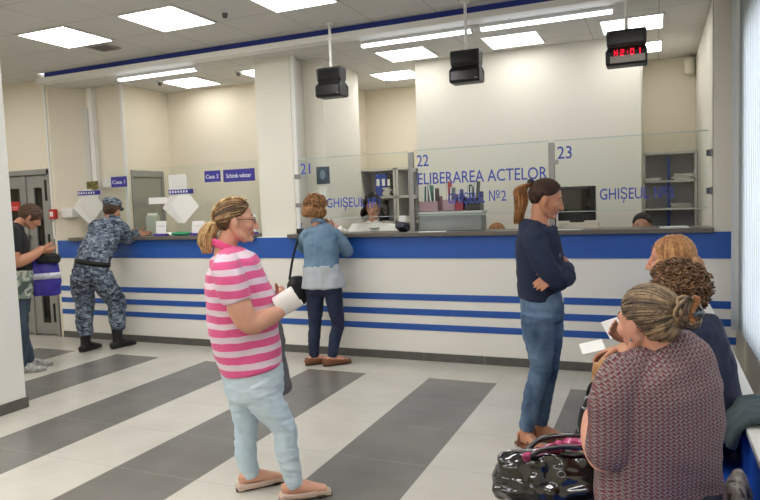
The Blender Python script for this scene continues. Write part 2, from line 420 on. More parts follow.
pane(-2.165, -.885, 1.41, 2.04, 'clear counter glass numbered 22 with the longest blue lettering', [('22', -2.135, 1.885, .115, .12), ('ELIBERAREA ACTELOR', -2.13, 1.71, .115, 1.235), ('GHIȘEUL', -1.83, 1.515, .10, .36), ('№2', -1.43, 1.525, .10, .16)])
pane(-.83, .40, 1.41, 2.04, 'clear counter glass numbered 23 with blue lettering', [('23', -.805, 1.88, .115, .125), ('GHIȘEUL', -.45, 1.505, .10, .40), ('№3', -.01, 1.50, .10, .15)])
o = thing('glass_screen', 'clear glass screen on the cash desk counter', 'glass', (-6.0, GY, ZT), 0, 'counter glass panes')
obj('glass', MB().box(-.12, 2.04, -.004, .004, 0, .80), M['glass'], o)

# cash desk signs on the glass
def sign(x, z, wd, h, txt, label):
    s = thing('desk_sign', label, 'sign', (x, GY-.008, z), 0, 'indigo desk signs')
    obj('plate', MB().box(0, wd, -.008, .003, 0, h), M['signblue'], s, .003)
    k = .8*wd/sum(1 for _ in txt) ; letters = letter(txt, wd*.1, -.0095, h*.32, h*.36, wd*.8, M['signwhite'], s)
sign(-6.05, 1.845, .245, .125, 'Casa 1', 'small indigo sign reading Casa 1')
sign(-4.665, 1.845, .215, .125, 'Casa 2', 'small indigo sign reading Casa 2')
sign(-4.41, 1.835, .41, .135, 'Schimb valutar', 'wide indigo sign reading Schimb valutar')

def fan(x, z, side, n, label):
    o = thing('leaflet_fan', label, 'leaflet display', (x, GY-.03, z), 0, 'fans of notices')
    for k in range(n):
        Mx = Matrix.Translation(V(((k-n/2)*.022, -.004*k, (k%2)*.004))) @ Matrix.Rotation(PI/4+.03*(k-n/2), 4, 'Y')
        sh = MB().obox(Mx, side, .0015, side)
        obj('sheet', sh, M['papergrey'] if k % 2 else M['paper'], o)
    hb = MB().box(-side*.52, side*.52, -.004*n-.006, .026, side*.46, side*.46+.05); h = obj('header_strip', hb, M['signblue'], o)
    for k in range(9): h2 = None
    ml = MB()
    for k in range(7): ml.box(-side*.48+k*side*.135, -side*.48+k*side*.135+side*.07, -.004*n-.008, -.004*n-.006, side*.46+.012, side*.46+.038)
    obj('mark', ml, M['signwhite'], h)
fan(-6.40, 1.63, .30, 6, 'fan of white notices hanging left above the uniformed man')
fan(-4.99, 1.595, .29, 7, 'fan of white notices hanging near the green tray')
nt_ = thing('wall_notice', 'white printed notice above the fan near the green tray', 'notice', (-5.04, GY-.02, 1.78)); obj('sheet', MB().box(-.13, .13, -.002, .002, 0, .17), M['papergrey'], nt_)
nt_ = thing('wall_notice', 'white printed notice beside the small dark green picture', 'notice', (-6.25, GY+.12, 1.87)); obj('sheet', MB().box(-.07, .12, -.002, .002, -.01, .11), M['papergrey'], nt_)
nt_ = thing('wall_picture', 'small dark green picture card high on the left notice wall', 'picture', (-6.46, GY+.09, 1.87)); obj('card', MB().box(-.10, .09, -.002, .002, -.03, .07), mat('olive print', (110,104,50), .7, var=.8, vscale=20), nt_)
nt_ = thing('wall_notice', 'white paper strip left of the cash desk notice fan', 'notice', (-5.36, GY-.02, 1.66)); obj('sheet', MB().box(-.12, .16, -.002, .002, -.035, .04), M['paper'], nt_)
bxx = thing('document_tray', 'upright pale green document tray behind the cash desk glass', 'tray', (-5.56, 6.10, ZT)); obj('tray_body', MB().box(-.07, .10, -.03, .03, 0, .24), mat('pale green plastic', (184,190,172), .5), bxx, .006); obj('paper', MB().box(-.05, .08, -.012, .012, .0, .27), M['paper'], bxx)

def holder(x, y, wd, h, label):
    o = thing('card_holder', label, 'card holder', (x, y, ZT), 0, 'acrylic card holders')
    obj('base', MB().box(-wd*.55, wd*.55, -.04, .04, 0, .028), mat('purple base', (92,70,160), .4) if 'purple base' not in bpy.data.materials else bpy.data.materials['purple base'], o, .004)
    Mx = Matrix.Translation(V((0, .005, .028+h/2))) @ Matrix.Rotation(-.12, 4, 'X')
    obj('card', MB().obox(Mx, wd, .004, h), M['paper'], o); obj('print', MB().obox(Mx @ Matrix.Translation(V((0, -.003, h*.1))), wd*.7, .001, h*.12), M['papergrey'], o)
holder(-5.27, 5.92, .15, .145, 'white card holder with purple base beside the green tray')
holder(-4.74, 5.92, .17, .135, 'white card holder with purple base below the Casa 2 sign')
holder(-4.02, 5.92, .10, .19, 'tall card holder at the right end of the cash desk')
gt = thing('coin_tray', 'green plastic coin tray lying on the cash desk counter', 'tray', (-5.0, 5.95, ZT))
gm = MB().tube([(-.10,0,.02),(0,0,.024),(.10,0,.02)], [(.06,.018),(.075,.024),(.06,.018)], lat=(0,1,0)); obj('tray_body', gm, M['green'], gt, smooth=True)
pp = thing('paper_sheet', 'white slip of paper leaning on the green tray', 'paper', (-5.13, 5.93, ZT)); obj('sheet', MB().obox(Matrix.Translation(V((0,0,.022))) @ Matrix.Rotation(.35,4,'Y'), .10, .09, .003), M['paper'], pp)

# things on the right counter
def sheet(x, y, rz, wd, dp, label, grp='papers on the counter', th=.004):
    o = thing('paper_sheet', label, 'paper', (x, y, ZT), rz, grp); obj('sheet', MB().box(-wd/2, wd/2, -dp/2, dp/2, 0, th), M['paper'], o)
sheet(-1.96, 5.91, .1, .26, .15, 'white paper on the counter in front of grey box')
sheet(-.70, 5.90, -.1, .22, .14, 'white paper on the counter beside woman in navy')
sheet(.14, 5.93, .2, .2, .12, 'white papers near right end of granite counter', th=.012)
pn = thing('counter_pen', 'black pen on its stand beside woman in navy', 'pen', (-.82, 5.92, ZT)); obj('stand', MB().tube([(0,0,0),(0,0,.03)], [.022,.018], dome=0), M['black'], pn); obj('pen', MB().tube([(0,0,.03),(.004,.002,.17)], [.006,.005]), M['black'], pn)
tr = thing('card_terminal', 'dark payment terminal on the counter beside window 22 post', 'terminal', (-2.30, 5.97, ZT)); obj('housing', MB().obox(Matrix.Translation(V((0,0,.05))) @ Matrix.Rotation(-.4,4,'X'), .10, .14, .06), M['binder_dark'], tr, .01); obj('receipt', MB().box(-.035, .035, .01, .014, .07, .16), M['paper'], tr)
cu_ = thing('document_stamp', 'small pale glass dish beside clerk in white blouse', 'dish', (-2.60, 5.98, ZT)); obj('bowl', MB().tube([(0,0,0),(0,0,.05)], [.04,.055], dome=0), M['acrylic'], cu_); obj('contents', MB().ell((0,0,.045), (.045,.045,.02)), mat('pale green sweets', (206,214,190), .6, var=.3, vscale=60), cu_)
ph = thing('pen_holder', 'black pen holder beside woman in denim jacket', 'pen holder', (-3.42, 6.0-.08, ZT)); obj('cup', MB().box(-.035, .035, -.03, .03, 0, .055), M['black'], ph, .006); obj('pen', MB().tube([(.0,0,.03),(.02,.0,.12)], [.005,.004]), M['binder_blue'], ph)
nc = thing('notice_card', 'dark blue portrait notice card on the column at window 21', 'notice', (-3.32, 6.235, 1.77)); 
obj('card', MB().box(-.055, .10, 0, .012, 0, .185), mat('night blue print', (58,72,92), .5, var=.6, vscale=14), nc); obj('print', MB().ell((.02,-.001,.10), (.035,.002,.05)), mat('pale print', (120,140,160), .6), nc)
nc = thing('wall_notice', 'white sheet under the dark blue card at window 21', 'notice', (-3.32, 6.235, 1.55)); obj('sheet', MB().box(-.03, .06, 0, .012, 0, .19), M['paper'], nc)

ob = thing('storage_box', 'long grey box on counter under the coloured folder trays', 'box', (-1.83, 6.12, ZT))
obj('box_body', MB().box(-.315, .315, -.09, .10, 0, .175), M['greybox'], ob, .008); obj('lid', MB().box(-.325, .325, -.095, .105, .165, .19), mat('pale box lid', (200,202,200), .5), ob, .006)
def tray(x, wd, h, m, label):
    o = thing('folder_tray', label, 'tray', (-1.84+(x+1.80)*.86, 6.12, ZT+.19), 0, 'folder trays on the grey box')
    b = MB(); b.box(-wd/2, wd/2, -.075, -.07, 0, h); b.box(-wd/2, wd/2, .07, .075, 0, h*1.5); b.box(-wd/2, wd/2, -.075, .075, 0, .006)
    b.box(-wd/2, -wd/2+.005, -.075, .075, 0, h); b.box(wd/2-.005, wd/2, -.075, .075, 0, h); obj('tray_body', b, m, o); return o
def folder(x, h, th, m, lean, label):
    o = thing('folder', label, 'folder', (-1.84+(x+1.80)*.86, 6.12, ZT+.197), 0, 'folders on the grey box')
    obj('cover', MB().obox(Matrix.Translation(V((0,0,h/2))) @ Matrix.Rotation(lean,4,'Y'), th, .12, h), m, o, .002)
    obj('pages', MB().obox(Matrix.Translation(V((0,-.004,h/2+.004))) @ Matrix.Rotation(lean,4,'Y'), th*.6, .116, h), M['paper'], o)
tray(-2.04, .20, .10, M['pinkbox'], 'mauve folder tray on left end of grey box')
tray(-1.80, .13, .11, M['pinkbox'], 'narrow mauve tray holding the red folder')
tray(-1.68, .085, .09, M['crimson'], 'crimson tray in the middle of the grey box')
tray(-1.53, .15, .12, M['black'], 'black tray on right end of grey box')
for x, h, th, m, l, lb in ((-2.10,.24,.022,M['teal'],.05,'teal folder, leftmost in the mauve tray'), (-2.06,.26,.018,M['greybox'],.02,'grey folder next to the leftmost teal folder'), (-2.02,.25,.022,M['teal'],-.12,'teal folder leaning in the mauve tray'), (-1.97,.22,.02,M['binder_dark'],0,'dark folder at right end of mauve tray'),
        (-1.815,.28,.022,mat('red folder card',(222,60,70),.5),0,'tall red folder standing in narrow mauve tray'), (-1.78,.22,.02,M['greybox'],.06,'grey folder beside the tall red folder'), (-1.68,.2,.02,M['binder_blue'],0,'blue folder in the crimson tray'),
        (-1.575,.24,.02,M['binder_dark'],0,'dark folder at left of black tray'), (-1.545,.22,.018,M['paper'],.02,'white folder in the black tray'), (-1.50,.27,.028,mat('slate folder',(92,96,100),.5),.08,'wide slate folder leaning in the black tray')):
    folder(x, h, th, m, l, lb)
mo = thing('computer_monitor', 'black monitor seen behind the counter at window 23', 'monitor', (-.66, 6.14, ZT))
obj('screen_housing', MB().box(-.165, .165, -.02, .04, .07, .38), M['black'], mo, .006); obj('screen', MB().box(-.135, .12, -.024, -.02, .13, .355), M['screen'], mo)
obj('vents', MB().box(.125, .155, -.024, -.02, .1, .36), M['blackmatte'], mo)
obj('stand', MB().box(-.06, .06, -.03, .05, .012, .08), M['black'], mo); obj('base', MB().box(-.15, .19, -.06, .08, 0, .055), M['beigebin'], mo, .006)
# ------------------------------------------------------------------ shelving in the office niches
cb = thing('shelf_cabinet', 'pale open shelf cabinet with folders behind clerk in white blouse', 'cabinet', (-3.0, 8.0, 0))
sh = MB()
for x in (-.69, -.19, -.15, .50): sh.box(x, x+.03, 0, .38, 0, 2.0)
for z in (.0, .32, .63, .95, 1.27, 1.60, 1.97): sh.box(-.69, .53, 0, .38, z, z+.03)
obj('carcass', sh, M['shelfwhite'], cb); obj('back_panel', MB().box(-.69, .53, .36, .38, 0, 2.0), M['shelfdark'], cb)
cb2 = thing('shelf_cabinet', 'grey open shelf cabinet in right niche behind window 23', 'cabinet', (.15, 8.0, 0))
sh = MB()
for x in (-.28, .25): sh.box(x, x+.025, 0, .38, 0, 2.0)
for z in (.0, .36, .70, 1.04, 1.35, 1.66, 1.975): sh.box(-.28, .275, 0, .38, z, z+.025)
obj('carcass', sh, M['shelf'], cb2); obj('back_panel', MB().box(-.28, .275, .36, .38, 0, 2.0), M['shelfdark'], cb2)
obj('divider', MB().box(-.025, .0, .10, .37, 0, 1.98), M['binder_blue'], cb2)
def binder(x, y, z, th, h, m, label, lean=0., grp='folders in the shelf cabinets'):
    o = thing('ring_binder', label, 'binder', (x, y, z), 0, grp)
    Mx = Matrix.Rotation(lean, 4, 'Y') @ Matrix.Translation(V((0,0,h/2)))
    obj('cover', MB().obox(Mx, th, .26, h), m, o, .003); obj('spine_label', MB().obox(Mx @ Matrix.Translation(V((0,-.131,h*.12))), th*.6, .002, h*.3), M['paper'], o)
for x, z, th, h, m, lb in ((-3.42,1.63,.075,.30,M['binder_blue'],'blue binder, leftmost on top shelf behind clerk'), (-3.34,1.63,.07,.30,M['binder_blue'],'second blue binder on top shelf behind clerk'), (-3.265,1.63,.06,.29,M['binder_dark'],'dark binder on top shelf behind clerk'),
        (-2.80,1.63,.075,.31,M['binder_blue'],'blue binder on top shelf right of cabinet divider'), (-2.715,1.63,.075,.31,M['binder_blue'],'blue binder beside window 22 post on top shelf'), (-2.63,1.63,.07,.3,M['binder_dark'],'dark binder behind window 22 post on top shelf'),
        (-2.80,1.30,.07,.26,M['binder_dark'],'dark binder on middle shelf right of divider'), (-2.715,1.30,.075,.27,mat('wine binder',(110,50,70),.5),'wine red binder on middle shelf behind the post'), (-2.62,1.30,.075,.28,M['binder_blue'],'blue binder at right end of middle shelf'),
        (-3.42,1.30,.07,.28,M['binder_dark'],'dark binder on middle shelf left of clerk hair')):
    binder(x, 8.16, z, th, h, m, lb)
def pstack(x, y, z, n, wd, label, rz=0, grp='paper stacks on the shelves'):
    o = thing('paper_stack', label, 'paper stack', (x, y, z), rz, grp); m = MB()
    for k in range(n): m.obox(Matrix.Translation(V((random.uniform(-.015,.015), random.uniform(-.01,.01), .006+.012*k))) @ Matrix.Rotation(random.uniform(-.12,.12),4,'Z'), wd, .2, .011)
    obj('sheets', m, M['papergrey'], o)
pstack(-3.28, 8.1, 1.63+.005, 9, .10, 'white paper pile on top shelf above the clerk'); pstack(-3.08+.0, 8.13, 1.30, 4, .2, 'paper pile on middle shelf behind the clerk')
pstack(-.03, 8.14, 1.685, 3, .16, 'low paper pile on upper shelf left of blue divider'); pstack(.28, 8.14, 1.685, 6, .2, 'paper pile on upper shelf right of blue divider')
pstack(.25, 8.14, 1.375, 4, .2, 'thin paper pile on lower shelf right of blue divider')
o = thing('paper_folder', 'white folder leaning at right side of upper shelf', 'folder', (.38, 8.14, 1.685)); obj('cover', MB().obox(Matrix.Rotation(.25,4,'Y') @ Matrix.Translation(V((0,0,.13))), .012, .22, .27), M['paper'], o)

# ------------------------------------------------------------------ ceiling lamps and fittings
def ceiling_panel(x0, y0, s, z, label, grp, pm='panel', w=None):
    w = w or s
    o = thing('ceiling_light', label, 'ceiling light', (x0, y0, z), 0, grp)
    fr = MB(); t = .018
    fr.box(-t, w+t, -t, 0, -.012, .0); fr.box(-t, w+t, s, s+t, -.012, 0); fr.box(-t, 0, 0, s, -.012, 0); fr.box(w, w+t, 0, s, -.012, 0)
    obj('frame', fr, M['lightmetal'], o); obj('diffuser', MB().box(0, w, 0, s, -.008, -.002), M[pm], o)
    return o
names = {(0,0):'square ceiling light nearest the left wall, before the blue board', (1,0):'second square ceiling light from the left, before the blue board', (2,0):'square ceiling light cut by the top edge above the glass post'}
for j, y in enumerate((4.31, 1.91, -.49, -2.29)):
    for i, x in enumerate((-5.36, -4.16, -2.95, -1.75, -.55, -6.56, -7.76)):  # last two columns are unseen lamps added to brighten the left wall
        if j == 0 and i in (3, 4, 5): continue
        lb = names.get((i, j)) or ('square ceiling light above the waiting hall, row %s, column %s' % (('one','two','three','four')[j], ('one','two','three','four','five','six, unseen and added','seven, unseen and added')[i]))
        ceiling_panel(x, y, .565, ZF, lb, 'hall ceiling lights')
for x, y, lb in ((-5.49,6.29,'square office ceiling light behind the leftmost tube light'), (-4.39,6.30,'square office ceiling light half hidden by the column'), (-2.66,6.29,'square office ceiling light between first and second displays'), (-3.16,7.30,'square ceiling light deep in the niche right of the column'),
        (-1.54,6.28,'square office ceiling light right of the middle display'), (-.45,6.27,'square office ceiling light behind the pole of right display'), (-.09,7.36,'narrow ceiling light at the back, right of the red digit display')):
    ceiling_panel(x, y, .515 if y < 7 else .5, ZO, lb, 'office ceiling lights', 'panel_office' if y < 7 else 'panel', .15 if x > -.2 else None)
for x0, x1, lb in ((-5.68,-4.57,'long tube light at the left end over the cash desks'), (-2.61,-1.51,'long tube light over window 22, left of the gap'), (-1.44,-.31,'long tube light over windows 22 and 23, right of the gap')):
    o = thing('tube_light', lb, 'tube light', (x0, 5.84, ZO), 0, 'tube lights over the counter')
    obj('housing', MB().box(0, x1-x0, -.03, .03, -.03, 0), M['lightmetal'], o, .004)
    obj('diffuser', MB().box(.01, x1-x0-.01, -.026, .026, -.055, -.03), M['tube'], o, .006)
    e = MB(); e.box(0, .01, -.03, .03, -.056, -.03); e.box(x1-x0-.01, x1-x0, -.03, .03, -.056, -.03); obj('end_cap', e, M['lightmetal'], o)
v = thing('ceiling_vent', 'small grey square vent near the left ceiling light', 'vent', (-5.08, 5.04, ZF))
m = MB()
for k in range(5): m.box(-.11+.01, .11-.01, -.095+k*.042, -.075+k*.042, -.012, -.004)
obj('louvres', m, mat('dark vent', (120,117,112), .6), v); fm = MB()
for a in ((-.12,.12,-.12,-.10),(-.12,.12,.10,.12),(-.12,-.10,-.1,.1),(.10,.12,-.1,.1)): fm.box(*a, -.014, 0)
obj('frame', fm, mat('grey vent frame', (160,158,152), .6), v)
def sprinkler(x, y, z, label):
    o = thing('smoke_detector', label, 'detector', (x, y, z), 0, 'small ceiling fittings')
    obj('base', MB().tube([(0,0,0),(0,0,-.02)], [.05,.045], dome=0), M['lightmetal'], o, smooth=False); obj('sensor', MB().tube([(0,0,-.018),(0,0,-.05)], [.028,.02], dome=.4), mat('dark sensor', (90,86,80), .5) if 'dark sensor' not in bpy.data.materials else bpy.data.materials['dark sensor'], o)
sprinkler(-5.48, 6.29, ZO, 'small fitting left of office ceiling light at far left'); sprinkler(-4.37, 6.32, ZO, 'small fitting beside the light half hidden by the column')
sprinkler(-3.33, 4.66, ZF, 'small fitting on the hall ceiling near the second light'); sprinkler(-3.11, 7.75, ZO, 'small white fitting hanging in the niche right of column')
cm = thing('security_camera', 'white round camera under the ceiling in the right niche', 'camera', (.36, 8.30, 3.02))
obj('mount', MB().box(-.06, .06, .0, .10, -.03, .04), M['white'], cm, .01); obj('camera_body', MB().tube([(0,0,.02),(0,0,-.12)], [.055,.06], dome=.5), M['beigebin'], cm, smooth=True)

# ------------------------------------------------------------------ queue displays on ceiling poles
def display(x, label, lit=False, kx=1.0):
    o = thing('queue_display', label, 'display', (x, 5.42, ZF), 0, 'queue number displays')
    obj('pole', MB().tube([(0,0,0),(0,0,-.44)], [.013,.013], dome=0), M['white'], o, smooth=False)
    obj('ceiling_plate', MB().tube([(0,0,0),(0,0,-.012)], [.04,.04], dome=0), M['white'], o)
    # side profile: an upright upper box, a pinched waist and a lower box leaning outwards
    sq_ = lambda z: -.405-(-.415-z)*.9
    prof = [(-.05,-.415),(-.062,-.43),(-.058,-.54),(-.045,-.56),(-.085,-.60),(-.09,-.70),(-.07,-.715),(.07,-.715),(.09,-.70),(.085,-.60),(.045,-.56),(.058,-.54),(.062,-.43),(.05,-.415)]
    prof = [(y_, sq_(z_)) for y_, z_ in prof]
    wd = [.135,.148,.142,.138,.152,.150,.142,.142,.150,.152,.138,.142,.148,.135]
    b = MB(); n = len(prof); vs = []
    for sgn in (-1, 1): vs += [(sgn*wd[i]*kx, prof[i][0], prof[i][1]) for i in range(n)]
    fs = [tuple(range(n)), tuple(range(2*n-1, n-1, -1))]+[(i, n+i, n+(i+1)%n, (i+1)%n) for i in range(n)]
    b.add(vs, fs); obj('housing', b, M['black'], o, .008)
    face = MB(); fy = lambda z: -.085-(.005*(-.60-z)/.1)
    face.add([(-.125,fy(-.615)-.003,-.615),(.125,fy(-.615)-.003,-.615),(.125,fy(-.695)-.003,-.695),(-.125,fy(-.695)-.003,-.695)], [(0,3,2,1)])
    u = MB().box(-.125*kx, .125*kx, -.066, -.058, sq_(-.535), sq_(-.435)); obj('upper_screen', u, M['screen'], o, .003)
    lens = MB().box(-.13*kx, .13*kx, -.094, -.082, sq_(-.695), sq_(-.61))
    if lit:
        glossy = mat('lens with painted reflection', (150,142,130), .25); obj('lower_screen', MB().box(-.115,.135,-.097,-.082,sq_(-.70),sq_(-.640)), glossy, o, .003)  # pale lens colour stands in for a bright reflection on the panel
        dg = MB(); seg = {'0':'abcdef','1':'bc','2':'abged','C':'adef','H':'fegbc'}
        def digit(ch, x0, z0, s):
            t = s*.13; L = {'a':(0,s*.6,s-t,s),'d':(0,s*.6,0,t),'g':(0,s*.6,s/2-t/2,s/2+t/2),'f':(0,t,s/2,s),'e':(0,t,0,s/2),'b':(s*.6-t,s*.6,s/2,s),'c':(s*.6-t,s*.6,0,s/2)}
            for q in seg[ch]:
                a0, a1, b0, b1 = L[q]; dg.box(x0+a0, x0+a1, -.099, -.094, z0+b0, z0+b1)
        for ch, xx in (('H',-.085),('2',-.04),('0',.03),('1',.075)): digit(ch, xx, sq_(-.640), .043)
        dg.box(.008,.014,-.099,-.094,sq_(-.628),sq_(-.622)); dg.box(.008,.014,-.099,-.094,sq_(-.610),sq_(-.604))
        obj('digit_display', dg, M['led'], o)
    else: obj('lower_screen', lens, M['screen'], o, .003)
    obj('badge', MB().box(.09,.115,-.0985 if lit else -.0955,-.093,sq_(-.69),sq_(-.683)), M['steel'], o)
display(-2.735, 'black queue display hanging left of the column edge', kx=.86); display(-1.46, 'black queue display over window 22 with dark screen', kx=.88); display(-.20, 'black queue display showing red digits over window 23', True)

# ------------------------------------------------------------------ vertical blinds
bl = thing('vertical_blind', 'pale vertical blind covering the right window', 'blind', (.60, 0, 0))
obj('headrail', MB().box(-.03, .03, 1.0, 5.8, 3.10, 3.16), M['white'], bl)
m = MB(); y = 1.0
while y < 5.72:
    Mx = Matrix.Translation(V((0, y+.04, 1.785))) @ Matrix.Rotation(-.30, 4, 'Z'); m.obox(Mx, .002, .092, 2.63); y += .086
m.obox(Matrix.Translation(V((-.03, 5.70, 1.75))) @ Matrix.Rotation(1.2,4,'Z'), .002, .06, 2.6)
obj('slats', m, M['blind'], bl)
ch = MB().tube([(-.035,5.62,3.1),(-.04,5.62,1.2),(-.035,5.60,.62),(-.03,5.58,1.2),(-.03,5.58,3.1)], [.003]*5, dome=0, n=6); obj('pull_cord', ch, M['white'], bl)

# ------------------------------------------------------------------ waiting bench by the wall
be = thing('waiting_bench', 'long blue waiting bench with white top board by the window wall', 'bench', (.0, 1.0, 0))
obj('seat', MB().box(-.20, .31, 0, 4.6, .42, .455), M['bluebench'], be, .006); obj('seat_front', MB().box(-.17, -.15, 0.02, 4.58, .30, .42), M['bluebench'], be)
obj('backrest', MB().box(.305, .325, 0, 4.62, .42, .675), M['bluebench'], be, .004); obj('top_board', MB().box(.295, .375, -.01, 4.64, .675, .70), M['benchwhite'], be, .004)
for yy in (.25, 1.75, 3.1, 4.35):
    lm = MB(); lm.box(-.14, .30, yy-.02, yy+.02, .36, .42); lm.box(-.14, -.10, yy-.02, yy+.02, 0, .36); lm.box(.28, .32, yy-.02, yy+.02, 0, .42)
    obj('leg', lm, M['steel'], be, .003)
gm = MB(); gm.tube([(.15,4.58,.58),(.34,4.6,.71)], [(.02,.03),(.02,.03)], n=10)

# cloth jacket draped over the bench back
def cloth_bar(pts, lat_w, th, seed):
    m = MB()
    for k in range(5):
        off = (k-2)*lat_w/4; rnd = random.Random(seed+k)
        m.tube([V(p)+V((0, off+rnd.uniform(-.008,.008), rnd.uniform(0,.012))) for p in pts], [(lat_w/5.2, th*rnd.uniform(.8,1.25)) for p in pts], lat=(0,1,0), n=12, dome=.6)
    return m
jm = fuse(cloth_bar([(.245,2.70,.62),(.265,2.71,.68),(.30,2.72,.722),(.36,2.73,.728),(.42,2.74,.705),(.445,2.76,.62),(.45,2.78,.54)], .20, .018, 3), .008, 2, (.012,(9,26,9),1.))
jk = link('folded_jacket', jm); jm.materials.append(mat('dark grey cloth', (70,82,84), .9, bump=.3, bscale=150)); tag(jk, 'dark grey jacket draped over the bench beside woman in patterned blouse', 'jacket')

# bags on the bench seat
def soft_bag(name, label, loc, rz, w_, d_, h_, m, handle_m, seed, flap=False):
    o = thing(name, label, 'bag', loc, rz)
    b = MB().tube([(0,0,.0),(0,0,h_*.25),(0,0,h_*.6),(0,0,h_*.9),(0,0,h_)], [(w_*.48,d_*.48),(w_*.52,d_*.54),(w_*.5,d_*.48),(w_*.46,d_*.3),(w_*.44,d_*.16)], lat=(1,0,0), n=24, dome=.25, sq=3.2)
    me = fuse(b, .007, 2, (.006,(14,14,14),seed)); me.materials.append(m); body = link('bag_body', me, o)
    for s in ((-1, 1) if flap else ()):
        hp = [(-w_*.26,s*d_*.16,h_*.93),(-w_*.24,s*d_*.18,h_*1.25),(0,s*d_*.2,h_*1.45),(w_*.24,s*d_*.18,h_*1.25),(w_*.26,s*d_*.16,h_*.93)]
        obj('handle', MB().tube(crv(hp), [.008]*len(crv(hp)), n=8), handle_m, o, smooth=True)
    return o
def crv(pts, k=6):
    pts = [V(p) for p in pts]; out = []
    for i in range(len(pts)-1):
        p0 = pts[max(i-1,0)]; p1 = pts[i]; p2 = pts[i+1]; p3 = pts[min(i+2,len(pts)-1)]
        for j in range(k):
            t = j/k; out.append(.5*((2*p1)+(p2-p0)*t+(2*p0-5*p1+4*p2-p3)*t*t+(3*p1-p0-3*p2+p3)*t**3))
    out.append(pts[-1]); return out
def floral(name, stops, sc=22):
    m = mat(name, (150,140,130), .8); nt, b = nodes(m); tc = nt.nodes.new('ShaderNodeTexCoord')
    n = nt.nodes.new('ShaderNodeTexNoise'); n.inputs['Scale'].default_value = sc; n.inputs['Detail'].default_value = 2; nt.links.new(tc.outputs['Object'], n.inputs['Vector'])
    nt.links.new(ramp(nt, n.outputs['Fac'], stops), b.inputs['Base Color']); return m
soft_bag('fabric_bag', 'pale floral fabric bag behind woman in patterned blouse', (.235,2.30,.458), 1.35, .20, .09, .17, floral('pale floral',[(0,(96,84,78)),(.42,(158,146,136)),(.55,(190,182,172)),(.64,(120,100,92))]), M['binder_dark'], 4)
soft_bag('fabric_bag', 'dark patterned fabric bag low behind woman in patterned blouse', (.225,2.02,.458), 1.5, .24, .11, .16, floral('dark floral',[(0,(26,26,32)),(.45,(52,50,60)),(.56,(110,104,120)),(.62,(40,38,46))], 30), M['binder_dark'], 9)
